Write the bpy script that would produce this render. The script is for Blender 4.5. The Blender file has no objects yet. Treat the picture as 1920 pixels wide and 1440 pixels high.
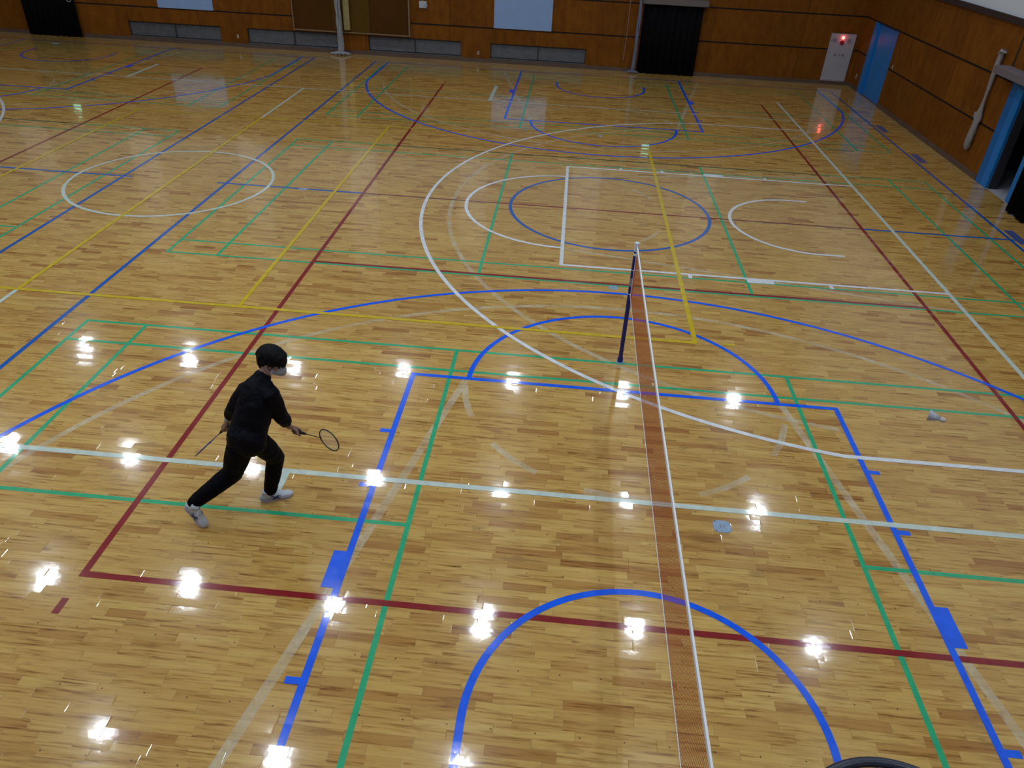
import bpy, bmesh, math, random
from mathutils import Vector, Matrix
PI = math.pi
random.seed(7)
S = bpy.context.scene
COL = S.collection

# ------------------------------------------------------------------ camera
cam_d = bpy.data.cameras.new('camera')
cam = bpy.data.objects.new('camera', cam_d); COL.objects.link(cam)
cam.location = (-0.8859, -4.7191, 4.7681)
cam.rotation_euler = (0.979869, -0.044078, 0.083187)
cam_d.sensor_width = 36.0
cam_d.lens = 36.0 * 1392.0 / 1920.0
cam_d.clip_start = 0.05; cam_d.clip_end = 200
S.camera = cam

# ------------------------------------------------------------------ world + exposure
W = bpy.data.worlds.new('world'); S.world = W; W.use_nodes = True
W.node_tree.nodes['Background'].inputs[0].default_value = (0.5, 0.6, 0.8, 1)
W.node_tree.nodes['Background'].inputs[1].default_value = 0.02
S.view_settings.view_transform = 'Standard'; S.view_settings.look = 'None'
S.view_settings.gamma = 1; S.view_settings.use_curve_mapping = False
S.view_settings.exposure = 0.0
LAMP_W = 48.0
LAMP_COL = (0.83, 0.91, 1.0)

# ------------------------------------------------------------------ room measures
XR, XL, YF, YN = 7.88, -23.9, 20.85, -4.48      # right, left, far, near wall faces
ZC = 10.6                                       # ceiling
YB = -8.2                                       # wall behind the gallery
GZ = 3.2                                        # gallery floor

# ------------------------------------------------------------------ helpers
def link(name, me, mat=None, parent=None, smooth=False):
    o = bpy.data.objects.new(name, me); COL.objects.link(o)
    if mat: me.materials.append(mat)
    if parent is not None: o.parent = parent
    if smooth:
        for p in me.polygons: p.use_smooth = True
    return o

def obj(name, bm, mat=None, parent=None, smooth=False):
    me = bpy.data.meshes.new(name)
    bmesh.ops.recalc_face_normals(bm, faces=bm.faces[:])
    bm.to_mesh(me); bm.free()
    return link(name, me, mat, parent, smooth)

def tag(o, label=None, cat=None, group=None, kind=None):
    if label: o['label'] = label
    if cat: o['category'] = cat
    if group: o['group'] = group
    if kind: o['kind'] = kind
    return o

def empty(name, loc, label, cat, group=None, rz=0):
    o = bpy.data.objects.new(name, None); COL.objects.link(o)
    o.location = loc; o.rotation_euler = (0, 0, rz)
    o.empty_display_size = 0.1
    return tag(o, label, cat, group)

def box(bm, a, b):
    x0, y0, z0 = a; x1, y1, z1 = b
    v = [bm.verts.new(c) for c in ((x0,y0,z0),(x1,y0,z0),(x1,y1,z0),(x0,y1,z0),(x0,y0,z1),(x1,y0,z1),(x1,y1,z1),(x0,y1,z1))]
    for f in ((3,2,1,0),(4,5,6,7),(0,1,5,4),(1,2,6,5),(2,3,7,6),(3,0,4,7)):
        bm.faces.new([v[i] for i in f])
    return v

def bevelled_box(a, b, r=0.01, seg=2):
    bm = bmesh.new(); box(bm, a, b)
    bmesh.ops.bevel(bm, geom=bm.edges[:], offset=r, segments=seg, affect='EDGES', profile=0.5)
    return bm

def frame_of(d, ref=None):
    d = Vector(d).normalized()
    if ref is None or abs(d.dot(Vector(ref).normalized())) > 0.98:
        ref = Vector((0, 0, 1)) if abs(d.z) < 0.9 else Vector((1, 0, 0))
    u = (Vector(ref) - d * d.dot(Vector(ref))).normalized()
    return d, u, d.cross(u)

def tube(bm, pts, radii, n=12, side=None, caps=True, round_caps=False):
    """tapering tube along pts; radii = number or (r_side, r_other) per point"""
    P = [Vector(p) for p in pts]
    R = [(r, r) if not isinstance(r, (tuple, list)) else r for r in radii]
    if round_caps:
        d0 = (P[0] - P[1]).normalized(); d1 = (P[-1] - P[-2]).normalized()
        pre, pr, post, qr = [], [], [], []
        for a in (80, 50, 25):
            c, s = math.cos(math.radians(a)), math.sin(math.radians(a)); m = min(R[0]); k = min(R[-1])
            pre.append(P[0] + d0 * m * s); pr.append((R[0][0]*c, R[0][1]*c))
        for a in (25, 50, 80):
            c, s = math.cos(math.radians(a)), math.sin(math.radians(a)); k = min(R[-1])
            post.append(P[-1] + d1 * k * s); qr.append((R[-1][0]*c, R[-1][1]*c))
        P = pre + P + post; R = pr + R + qr
    rings = []
    prev = None
    for i, p in enumerate(P):
        t = (P[min(i+1, len(P)-1)] - P[max(i-1, 0)])
        ref = side if side is not None else prev
        d, u, v = frame_of(t, ref)
        prev = u
        rings.append([bm.verts.new(p + u*R[i][0]*math.cos(2*PI*k/n) + v*R[i][1]*math.sin(2*PI*k/n)) for k in range(n)])
    for a, b in zip(rings, rings[1:]):
        for k in range(n):
            bm.faces.new((a[k], a[(k+1) % n], b[(k+1) % n], b[k]))
    if caps:
        bm.faces.new(rings[0][::-1]); bm.faces.new(rings[-1])

def ell(bm, c, r, rot=None, seg=20, rings=14):
    m = Matrix.Translation(Vector(c)) @ (rot.to_4x4() if rot else Matrix.Identity(4)) @ Matrix.Diagonal((r[0], r[1], r[2], 1))
    bmesh.ops.create_uvsphere(bm, u_segments=seg, v_segments=rings, radius=1, matrix=m)

def cyl(bm, c, r, h, axis='Z', n=24, r2=None):
    rot = {'Z': Matrix.Identity(4), 'Y': Matrix.Rotation(-PI/2, 4, 'X'), 'X': Matrix.Rotation(PI/2, 4, 'Y')}[axis]
    bmesh.ops.create_cone(bm, cap_ends=True, segments=n, radius1=r, radius2=r if r2 is None else r2, depth=h,
                          matrix=Matrix.Translation(Vector(c)) @ rot)

def torus(bm, c, R, r, n=48, m=8, M=None, a0=0, a1=2*PI):
    """ring in the local XY plane moved by M"""
    M = M or Matrix.Identity(4)
    full = abs(a1 - a0 - 2*PI) < 1e-6
    rings = []
    for i in range(n if full else n+1):
        a = a0 + (a1-a0)*i/n
        Rx, Ry = R if isinstance(R, tuple) else (R, R)
        o = Vector((Rx*math.cos(a), Ry*math.sin(a), 0)); e = Vector((math.cos(a), math.sin(a), 0))
        rings.append([bm.verts.new(M @ (Vector(c) + o + e*r*math.cos(2*PI*k/m) + Vector((0,0,1))*r*math.sin(2*PI*k/m))) for k in range(m)])
    L = len(rings)
    for i in range(L if full else L-1):
        a, b = rings[i], rings[(i+1) % L]
        for k in range(m): bm.faces.new((a[k], a[(k+1)%m], b[(k+1)%m], b[k]))
    if not full: bm.faces.new(rings[0][::-1]); bm.faces.new(rings[-1])

def organic(name, bm, mat, parent, voxel=0.005, smooth=6, factor=0.5, disp=None):
    """union of closed shells -> one continuous smooth surface (baked)"""
    me = bpy.data.meshes.new(name); bm.to_mesh(me); bm.free()
    t = bpy.data.objects.new(name + '_source', me); COL.objects.link(t)
    m = t.modifiers.new('r', 'REMESH'); m.mode = 'VOXEL'; m.voxel_size = voxel
    s = t.modifiers.new('s', 'SMOOTH'); s.factor = factor; s.iterations = smooth
    if disp:
        tx = bpy.data.textures.new(name + '_folds', 'CLOUDS'); tx.noise_scale = disp[1]; tx.noise_depth = 2
        d = t.modifiers.new('d', 'DISPLACE'); d.texture = tx; d.strength = disp[0]; d.mid_level = 0.5; d.texture_coords = 'LOCAL'
    dg = bpy.context.evaluated_depsgraph_get(); dg.update()
    out = bpy.data.meshes.new_from_object(t.evaluated_get(dg))
    out.name = name
    bpy.data.objects.remove(t)
    out.materials.clear()
    return link(name, out, mat, parent, smooth=True)

# ------------------------------------------------------------------ materials
def mat(name, color, rough=0.5, metal=0.0, coat=0.0, coat_rough=0.05, spec=0.5, emit=None, estr=0, noise=None, bump=None, sheen=0):
    m = bpy.data.materials.new(name); m.use_nodes = True
    nt = m.node_tree; b = nt.nodes['Principled BSDF']
    b.inputs['Base Color'].default_value = (*color, 1); b.inputs['Roughness'].default_value = rough
    b.inputs['Metallic'].default_value = metal; b.inputs['Coat Weight'].default_value = coat
    b.inputs['Coat Roughness'].default_value = coat_rough; b.inputs['Specular IOR Level'].default_value = spec
    if sheen: b.inputs['Sheen Weight'].default_value = sheen
    if emit:
        b.inputs['Emission Color'].default_value = (*emit, 1); b.inputs['Emission Strength'].default_value = estr
    if noise:
        sc, amt = noise
        tc = nt.nodes.new('ShaderNodeTexCoord'); n = nt.nodes.new('ShaderNodeTexNoise'); n.inputs['Scale'].default_value = sc
        n.inputs['Detail'].default_value = 4
        nt.links.new(tc.outputs['Object'], n.inputs['Vector'])
        mp = nt.nodes.new('ShaderNodeMapRange'); mp.inputs[1].default_value = 0.25; mp.inputs[2].default_value = 0.75
        mp.inputs[3].default_value = 1 - amt; mp.inputs[4].default_value = 1 + amt
        nt.links.new(n.outputs[0], mp.inputs[0])
        mx = nt.nodes.new('ShaderNodeVectorMath'); mx.operation = 'SCALE'; mx.inputs[0].default_value = color
        nt.links.new(mp.outputs[0], mx.inputs['Scale']); nt.links.new(mx.outputs[0], b.inputs['Base Color'])
    if bump:
        sc, st = bump
        tc = nt.nodes.new('ShaderNodeTexCoord'); n = nt.nodes.new('ShaderNodeTexNoise'); n.inputs['Scale'].default_value = sc
        bp = nt.nodes.new('ShaderNodeBump'); bp.inputs['Strength'].default_value = st; bp.inputs['Distance'].default_value = 0.01
        nt.links.new(tc.outputs['Object'], n.inputs['Vector']); nt.links.new(n.outputs[0], bp.inputs['Height'])
        nt.links.new(bp.outputs[0], b.inputs['Normal'])
    return m

class G:
    """tiny node-graph writer"""
    def __init__(s, m): s.nt = m.node_tree
    def math(s, op, a, b=None, c=None):
        n = s.nt.nodes.new('ShaderNodeMath'); n.operation = op
        for i, v in enumerate((a, b, c)):
            if v is None: continue
            if isinstance(v, (int, float)): n.inputs[i].default_value = v
            else: s.nt.links.new(v, n.inputs[i])
        return n.outputs[0]
    def xyz(s, x=0, y=0, z=0):
        n = s.nt.nodes.new('ShaderNodeCombineXYZ')
        for i, v in enumerate((x, y, z)):
            if isinstance(v, (int, float)): n.inputs[i].default_value = v
            else: s.nt.links.new(v, n.inputs[i])
        return n.outputs[0]
    def white(s, v):
        n = s.nt.nodes.new('ShaderNodeTexWhiteNoise'); n.noise_dimensions = '3D'; s.nt.links.new(v, n.inputs['Vector'])
        return n.outputs['Value'], n.outputs['Color']
    def noise(s, v, sc, det=3, rough=0.5):
        n = s.nt.nodes.new('ShaderNodeTexNoise'); n.inputs['Scale'].default_value = sc; n.inputs['Detail'].default_value = det
        n.inputs['Roughness'].default_value = rough
        s.nt.links.new(v, n.inputs['Vector']); return n.outputs[0]
    def ramp(s, f, stops, interp='LINEAR'):
        n = s.nt.nodes.new('ShaderNodeValToRGB'); n.color_ramp.interpolation = interp
        e = n.color_ramp.elements
        while len(e) < len(stops): e.new(0.5)
        for i, (p, c) in enumerate(stops): e[i].position = p; e[i].color = (*c, 1)
        s.nt.links.new(f, n.inputs[0]); return n.outputs[0]
    def mix(s, f, a, b, mode='MIX'):
        n = s.nt.nodes.new('ShaderNodeMix'); n.data_type = 'RGBA'; n.blend_type = mode
        for i, v in ((0, f), (6, a), (7, b)):
            if isinstance(v, (int, float)): n.inputs[i].default_value = v
            elif isinstance(v, tuple): n.inputs[i].default_value = (*v, 1)
            else: s.nt.links.new(v, n.inputs[i])
        return n.outputs[2]

def lacquer(g, m, pos, row, blk, fx=None):
    """shared clear-lacquer finish of floor and painted lines: slight tilt of every block, soft waviness"""
    nt = m.node_tree; b = nt.nodes['Principled BSDF']
    _, wc = g.white(g.xyz(blk, row, 7.3))
    sep = nt.nodes.new('ShaderNodeSeparateXYZ'); nt.links.new(wc, sep.inputs[0])
    n1 = g.noise(pos, 1.7, 2); n2 = g.noise(pos, 2.3, 2)
    fine1 = g.noise(pos, 38, 2); fine2 = g.noise(pos, 45, 2)
    tx = g.math('ADD', g.math('MULTIPLY', g.math('SUBTRACT', sep.outputs[0], 0.5), 0.004), g.math('ADD', g.math('MULTIPLY', g.math('SUBTRACT', n1, 0.5), 0.010), g.math('MULTIPLY', g.math('SUBTRACT', fine1, 0.5), 0.012)))
    ty = g.math('ADD', g.math('MULTIPLY', g.math('SUBTRACT', sep.outputs[1], 0.5), 0.018), g.math('ADD', g.math('MULTIPLY', g.math('SUBTRACT', n2, 0.5), 0.010), g.math('MULTIPLY', g.math('SUBTRACT', fine2, 0.5), 0.014)))
    if fx is not None:      # raised lips at the block ends catch the lamps
        e0 = g.math('LESS_THAN', fx, 0.011); e1 = g.math('GREATER_THAN', fx, 0.989)
        tx = g.math('ADD', tx, g.math('MULTIPLY', g.math('SUBTRACT', e1, e0), 0.045))
    nv = nt.nodes.new('ShaderNodeVectorMath'); nv.operation = 'NORMALIZE'
    nt.links.new(g.xyz(tx, ty, 1.0), nv.inputs[0])
    nt.links.new(nv.outputs[0], b.inputs['Coat Normal']); nt.links.new(nv.outputs[0], b.inputs['Normal'])
    b.inputs['Coat Weight'].default_value = 1.0; b.inputs['Coat Roughness'].default_value = 0.055
    b.inputs['Coat IOR'].default_value = 1.46
    b.inputs['Roughness'].default_value = 0.20; b.inputs['Specular IOR Level'].default_value = 0.22

def plank_coords(g, m):
    nt = m.node_tree
    ge = nt.nodes.new('ShaderNodeNewGeometry'); sp = nt.nodes.new('ShaderNodeSeparateXYZ')
    nt.links.new(ge.outputs['Position'], sp.inputs[0])
    x, y = sp.outputs[0], sp.outputs[1]
    ry = g.math('DIVIDE', y, 0.078); row = g.math('FLOOR', ry); fy = g.math('SUBTRACT', ry, row)
    r1, _ = g.white(g.xyz(row, 3.1, 0)); r2, _ = g.white(g.xyz(row, 9.7, 0))
    ln = g.math('ADD', 0.24, g.math('MULTIPLY', r2, 0.36))
    rx = g.math('ADD', g.math('DIVIDE', x, ln), g.math('MULTIPLY', r1, 17.0))
    blk = g.math('FLOOR', rx); fx = g.math('SUBTRACT', rx, blk)
    return ge.outputs['Position'], x, y, row, fy, blk, fx

def floor_material():
    m = bpy.data.materials.new('parquet'); m.use_nodes = True; nt = m.node_tree; g = G(m)
    b = nt.nodes['Principled BSDF']
    pos, x, y, row, fy, blk, fx = plank_coords(g, m)
    v, _ = g.white(g.xyz(blk, row, 1.0)); v2, _ = g.white(g.xyz(blk, row, 5.0))
    base = g.ramp(v, [(0.0, (0.360, 0.170, 0.044)), (0.05, (0.430, 0.225, 0.058)), (0.14, (0.490, 0.285, 0.076)), (0.28, (0.530, 0.322, 0.090)), (0.7, (0.560, 0.350, 0.098)), (1.0, (0.595, 0.390, 0.116))])
    off = g.math('MULTIPLY', v2, 31.0)
    gv = g.xyz(g.math('ADD', g.math('MULTIPLY', x, 1.6), off), g.math('MULTIPLY', y, 26.0), off)
    gr = g.noise(gv, 1.6, 5, 0.62)
    grain = g.ramp(gr, [(0.30, (0.36, 0.25, 0.16)), (0.385, (0.72, 0.62, 0.50)), (0.47, (0.94, 0.92, 0.89)), (0.56, (1.0, 1.0, 1.0)), (0.8, (1.10, 1.12, 1.16))])
    c = g.mix(1.0, base, grain, 'MULTIPLY')
    knot = g.noise(g.xyz(g.math('MULTIPLY', x, 1.2), g.math('MULTIPLY', y, 5.0), off), 2.0, 3)
    kn = g.ramp(knot, [(0.60, (0, 0, 0)), (0.70, (1, 1, 1))])
    c = g.mix(g.math('MULTIPLY', kn, 0.45), c, (0.22, 0.10, 0.032))
    # joints between blocks
    ex = g.math('MINIMUM', fx, g.math('SUBTRACT', 1.0, fx)); ey = g.math('MINIMUM', fy, g.math('SUBTRACT', 1.0, fy))
    jx = g.math('LESS_THAN', ex, 0.004); jy = g.math('LESS_THAN', ey, 0.014)
    j = g.math('MAXIMUM', jx, jy)
    c = g.mix(g.math('MULTIPLY', j, 0.38), c, (0.16, 0.085, 0.03))
    # dark screw plugs in every sixth row
    px = g.math('FRACT', g.math('ADD', g.math('DIVIDE', x, 0.303), g.math('MULTIPLY', g.math('FLOOR', g.math('DIVIDE', row, 6.0)), 0.5)))
    dx = g.math('MULTIPLY', g.math('SUBTRACT', px, 0.5), 0.303); dy = g.math('MULTIPLY', g.math('SUBTRACT', fy, 0.5), 0.078)
    rr = g.math('SQRT', g.math('ADD', g.math('MULTIPLY', dx, dx), g.math('MULTIPLY', dy, dy)))
    every = g.math('LESS_THAN', g.math('MODULO', g.math('ADD', row, 6000.0), 6.0), 0.5)
    dot = g.math('MULTIPLY', g.math('LESS_THAN', rr, 0.0062), every)
    c = g.mix(g.math('MULTIPLY', dot, 0.85), c, (0.06, 0.035, 0.02))
    # broad wear and tone drift
    big = g.noise(pos, 0.35, 3)
    c = g.mix(1.0, c, g.ramp(big, [(0.3, (0.93, 0.92, 0.90)), (0.7, (1.05, 1.05, 1.05))]), 'MULTIPLY')
    nt.links.new(c, b.inputs['Base Color'])
    lacquer(g, m, pos, row, blk, fx)
    return m

def line_material(name, color, fade=None):
    m = bpy.data.materials.new(name); m.use_nodes = True; nt = m.node_tree; g = G(m); b = nt.nodes['Principled BSDF']
    pos, x, y, row, fy, blk, fx = plank_coords(g, m)
    n = g.noise(pos, 9.0, 4)
    lo = tuple(c*0.86 for c in color); hi = tuple(min(1, c*1.08) for c in color)
    c = g.ramp(n, [(0.3, lo), (0.7, hi)])
    nt.links.new(c, b.inputs['Base Color'])
    lacquer(g, m, pos, row, blk)
    if fade:
        a = g.math('MULTIPLY', g.ramp(g.noise(pos, 3.0, 5, 0.7), [(0.36, (0.25,)*3), (0.62, (1, 1, 1))]), fade)
        nt.links.new(a, b.inputs['Alpha'])
    return m

def wood_wall_material(name, axis):
    m = bpy.data.materials.new(name); m.use_nodes = True; nt = m.node_tree; g = G(m); b = nt.nodes['Principled BSDF']
    ge = nt.nodes.new('ShaderNodeNewGeometry'); sp = nt.nodes.new('ShaderNodeSeparateXYZ'); nt.links.new(ge.outputs['Position'], sp.inputs[0])
    h = sp.outputs[axis]; z = sp.outputs[2]
    # sheets 0.91 m wide between the seams
    sh = g.math('FLOOR', g.math('DIVIDE', g.math('ADD', h, 100.45), 0.9106)); bd = g.math('FLOOR', g.math('DIVIDE', z, 0.97))
    v, _ = g.white(g.xyz(sh, bd, 2))
    off = g.math('MULTIPLY', v, 20)
    gn = g.noise(g.xyz(g.math('ADD', g.math('MULTIPLY', h, 3.0), off), g.math('MULTIPLY', z, 1.2), off), 2.0, 5, 0.6)
    c = g.ramp(gn, [(0.3, (0.135, 0.043, 0.0035)), (0.5, (0.175, 0.058, 0.0045)), (0.72, (0.210, 0.074, 0.006))])
    c = g.mix(1.0, c, g.ramp(v, [(0, (0.88, 0.86, 0.84)), (1, (1.08, 1.08, 1.08))]), 'MULTIPLY')
    fz = None
    for k in (1.015, 1.965):
        d = g.math('LESS_THAN', g.math('ABSOLUTE', g.math('SUBTRACT', z, k)), 0.021)
        fz = d if fz is None else g.math('MAXIMUM', fz, d)
    fs = g.math('FRACT', g.math('DIVIDE', g.math('ADD', h, 100.45), 2.732))
    es = g.math('LESS_THAN', fs, 0.0045)
    c = g.mix(fz, c, (0.012, 0.010, 0.010)); c = g.mix(g.math('MULTIPLY', es, 0.8), c, (0.03, 0.015, 0.008))
    nt.links.new(c, b.inputs['Base Color'])
    b.inputs['Roughness'].default_value = 0.6; b.inputs['Specular IOR Level'].default_value = 0.12
    return m

M_floor = floor_material()
M_green = line_material('green_line', (0.028, 0.40, 0.19))
M_blue = line_material('blue_line', (0.000, 0.110, 0.88))
M_blue_dull = line_material('dull_blue_line', (0.006, 0.105, 0.46))
M_red = line_material('red_line', (0.235, 0.014, 0.018))
M_dark = line_material('dark_line', (0.045, 0.03, 0.025))
M_yellow = line_material('yellow_line', (0.62, 0.45, 0.02))
M_white = line_material('white_line', (0.72, 0.76, 0.80))
M_cream = line_material('pale_line', (0.56, 0.66, 0.60))
M_ghost = line_material('worn_line', (0.95, 0.84, 0.60), fade=0.46)
M_wallF = wood_wall_material('far_wall_veneer', 0)
M_wallR = wood_wall_material('side_wall_veneer', 1)
M_plaster = mat('painted_plaster', (0.62, 0.66, 0.72), 0.8, noise=(0.6, 0.04))
M_ceiling = mat('ceiling_board', (0.45, 0.48, 0.52), 0.9)
M_steel = mat('painted_truss_steel', (0.22, 0.24, 0.27), 0.6)
M_skirt = mat('brown_skirting', (0.10, 0.062, 0.045), 0.55, noise=(3, 0.15))
M_black = mat('black_curtain_cloth', (0.0035, 0.0035, 0.0045), 0.95, spec=0.1)
M_bluepaint = mat('blue_door_paint', (0.005, 0.165, 0.50), 0.42, noise=(2, 0.08))
M_bluedark = mat('blue_frame_paint', (0.004, 0.115, 0.38), 0.45)
M_metal = mat('brushed_metal', (0.45, 0.47, 0.50), 0.35, metal=0.9)
M_grey = mat('grey_plastic', (0.30, 0.32, 0.36), 0.5)
M_pelmet = mat('grey_brown_pelmet', (0.14, 0.115, 0.11), 0.6)
M_board = mat('whiteboard_enamel', (0.26, 0.40, 0.68), 0.3, noise=(4, 0.03))
M_aluframe = mat('thin_board_frame', (0.30, 0.34, 0.40), 0.4)
M_rope = mat('net_rope', (0.30, 0.31, 0.34), 0.9, noise=(60, 0.35), bump=(140, 0.9))
M_rope_w = mat('pale_net_rope', (0.27, 0.25, 0.24), 0.9, noise=(60, 0.35), bump=(140, 0.9))

# ------------------------------------------------------------------ structure
def struct(name, bm, m, parent=None, smooth=False):
    o = obj(name, bm, m, parent, smooth)
    if parent is None: o['kind'] = 'structure'
    return o

bm = bmesh.new(); box(bm, (XL-0.2, YN-0.2, -0.25), (XR, YF+0.2, 0.0))
FLOOR = struct('floor', bm, M_floor)
FLOOR['label'] = 'glossy parquet sports hall floor with court markings'

def holed_wall(u0, u1, w0, w1, holes, put):
    """rectangle u x w minus holes, split in cells; put(a, b, c, d) adds a slab"""
    us = sorted({u0, u1, *[h[0] for h in holes], *[h[1] for h in holes]})
    ws = sorted({w0, w1, *[h[2] for h in holes], *[h[3] for h in holes]})
    for a, b in zip(us, us[1:]):
        for c, d in zip(ws, ws[1:]):
            mu, mw = (a+b)/2, (c+d)/2
            if any(h[0] < mu < h[1] and h[2] < mw < h[3] for h in holes): continue
            put(a, b, c, d)

VENTS = [(-15.41, -12.35), (-11.45, -8.39), (-7.47, -4.46), (-3.52, -0.47)]
WOODTOP = 2.93
bm = bmesh.new()
holed_wall(XL-0.2, XR+0.2, -0.25, WOODTOP, [(a, b, 0.13, 0.58) for a, b in VENTS],
           lambda a, b, c, d: box(bm, (a, YF, c), (b, YF+0.2, d)))
struct('wall_far', bm, M_wallF)
DOOR_Y = (18.12, 20.02); OPEN_Y = (9.25, 11.13)
bm = bmesh.new()
holed_wall(YN-0.2, YF, -0.25, WOODTOP, [(DOOR_Y[0], DOOR_Y[1], 0.0, 1.95), (OPEN_Y[0], OPEN_Y[1], -0.25, 1.99)],
           lambda a, b, c, d: box(bm, (XR, a, c), (XR+0.2, b, d)))
struct('wall_right', bm, M_wallR)
bm = bmesh.new(); box(bm, (XL-0.2, YN-0.2, -0.25), (XL, YF, WOODTOP)); struct('wall_left', bm, M_wallR)
bm = bmesh.new(); box(bm, (XL, YN-0.2, -0.25), (XR, YN, GZ-0.15)); struct('wall_near', bm, M_wallF)
bm = bmesh.new(); box(bm, (XL, YB, GZ-0.15), (XR, YN, GZ)); struct('trim_1', bm, M_grey)
bm = bmesh.new(); box(bm, (XL-0.2, YB-0.2, GZ-0.15), (XR+0.2, YB, ZC)); struct('wall_gallery', bm, M_plaster)
# dark ledge on top of the panelling and plaster above it
bm = bmesh.new()
box(bm, (XL, YF-0.05, WOODTOP), (XR-0.05, YF+0.2, WOODTOP+0.12)); box(bm, (XR-0.05, YB, WOODTOP), (XR+0.2, YF+0.2, WOODTOP+0.12)); box(bm, (XL-0.2, YB, WOODTOP), (XL+0.05, YF-0.05, WOODTOP+0.12))
struct('trim_2', bm, mat('dark_ledge', (0.030, 0.016, 0.014), 0.5))
bm = bmesh.new()
box(bm, (XL-0.2, YF, WOODTOP+0.12), (XR+0.2, YF+0.2, ZC)); struct('wall_far_upper', bm, mat('darker_plaster', (0.40, 0.43, 0.48), 0.8))  # upper far wall in a darker plaster than the side walls
bm = bmesh.new()
for k in range(7): box(bm, (-20.3+3.95*k, YF-0.04, WOODTOP+0.13), (-19.3+3.95*k, YF-0.001, 8.4))
struct('trim_4', bm, mat('pale_wall_piers', (0.80, 0.83, 0.88), 0.7))
bm = bmesh.new(); box(bm, (XR, YB, WOODTOP+0.12), (XR+0.2, YF, ZC)); struct('wall_right_upper', bm, M_plaster)
bm = bmesh.new(); box(bm, (XL-0.2, YB, WOODTOP+0.12), (XL, YF, ZC)); struct('wall_left_upper', bm, M_plaster)
bm = bmesh.new(); box(bm, (XL-0.2, YB-0.2, ZC), (XR+0.2, YF+0.2, ZC+0.2)); struct('ceiling', bm, M_ceiling)
# skirting
bm = bmesh.new()
for a, b in ((XL, -18.8), (-17.0, 1.13), (2.97, XR-0.025)):
    box(bm, (a, YF-0.025, 0), (b, YF, 0.11))
struct('baseboard_far', bm, M_skirt)
bm = bmesh.new()
for a, b in ((YN, OPEN_Y[0]-0.3), (11.62, DOOR_Y[0]-0.02), (DOOR_Y[1]+0.02, YF)):
    box(bm, (XR-0.025, a, 0), (XR, b, 0.11))
struct('baseboard_right', bm, M_skirt)
# single dark vertical joint in the right wall above the doorway
bm = bmesh.new(); box(bm, (XR-0.004, 11.88, 2.12), (XR+0.01, 11.93, WOODTOP)); struct('trim_3', bm, mat('dark_joint', (0.012, 0.01, 0.01), 0.6))

# low louvred windows in the far wall
M_vent = mat('louvre_aluminium', (0.085, 0.082, 0.092), 0.5, metal=0.0, noise=(8, 0.25))
M_ventdark = mat('dark_louvre_frame', (0.035, 0.032, 0.035), 0.6)  # plain dark colour for window frames, also slots, holes and lettering
for i, (a, b) in enumerate(VENTS):
    bm = bmesh.new()
    box(bm, (a, YF+0.13, 0.13), (b, YF+0.2, 0.58))
    root = struct('window_%d' % (i+1), bm, M_ventdark)
    bm = bmesh.new(); t = 0.022
    for p in ((a, 0.13, a+t, 0.58), (b-t, 0.13, b, 0.58), (a, 0.13, b, 0.13+t), (a, 0.58-t, b, 0.58), ((a+b)/2-t, 0.13, (a+b)/2+t, 0.58)):
        box(bm, (p[0], YF+0.05, p[1]), (p[2], YF+0.12, p[3]))
    obj('window_frame', bm, M_ventdark, root)
    bm = bmesh.new()
    for k in range(11):
        z = 0.165 + k*0.037
        v = box(bm, (a+t, YF+0.07, z), (b-t, YF+0.078, z+0.034))
        for q in v:
            q.co.y += (q.co.z - z) * 0.5 if q.co.z > z else 0
    obj('louvre_blades', bm, M_vent, root)
    bm = bmesh.new(); box(bm, (a-0.01, YF-0.012, 0.115), (b+0.01, YF+0.05, 0.132))
    obj('window_sill', bm, mat('sill_grey', (0.10, 0.105, 0.12), 0.5) if i == 0 else bpy.data.materials['sill_grey'], root)

# blue steel door in the right wall near the corner
y0, y1 = DOOR_Y
bm = bmesh.new(); box(bm, (XR+0.05, y0, 0.0), (XR+0.11, y1, 1.95))
d1 = struct('door_1', bm, M_bluepaint)
bm = bmesh.new(); box(bm, (XR-0.006, y1-0.30, 0.0), (XR+0.05, y1, 1.95)); box(bm, (XR-0.006, y0, 0.0), (XR+0.05, y0+0.04, 1.95))
obj('door_frame', bm, M_bluepaint, d1)
bm = bmesh.new(); cyl(bm, (XR+0.035, y0+0.16, 0.98), 0.018, 0.03, 'X'); box(bm, (XR+0.0, y0+0.15, 0.97), (XR+0.02, y0+0.28, 0.99))
obj('door_handle', bm, M_metal, d1)
# small wall button beside it
o = obj('wall_hook', bevelled_box((XR-0.02, 17.80, 1.06), (XR, 17.835, 1.16), 0.004), M_grey)
tag(o, 'tiny grey fitting on the wall just right of the narrow blue door', 'hook')

# doorway: blue frame, one leaf swung outwards, one leaf with dark glass
bm = bmesh.new()
box(bm, (XR-0.02, 11.36, 0.0), (XR+0.0, 11.60, 1.99))
box(bm, (XR-0.03, OPEN_Y[0]-0.1, 1.93), (XR+0.2, 11.60, 2.0))
d2 = struct('door_2', bm, M_bluedark)
bm = bmesh.new(); box(bm, (XR-0.025, 11.12, 0.0), (XR+0.03, 11.355, 1.93)); obj('door_jamb', bm, M_bluepaint, d2)
M_cdark = mat('corridor_dark', (0.018, 0.018, 0.028), 0.8)  # darkness of the unlit corridor put into a near-black colour
bm = bmesh.new(); box(bm, (XR+0.03, 11.09, 0.0), (XR+0.2, 11.128, 1.93)); obj('dark_reveal_sheet', bm, M_cdark, d2)  # dark sheet added over the wall reveal so the opening reads black
bm = bmesh.new()
for a, b, c, d in ((9.27, 9.42, 0.01, 1.92), (10.06, 10.34, 0.01, 1.92), (9.42, 10.06, 0.01, 0.35), (9.42, 10.06, 1.78, 1.92)):
    box(bm, (XR+0.02, a, c), (XR+0.07, b, d))
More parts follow.
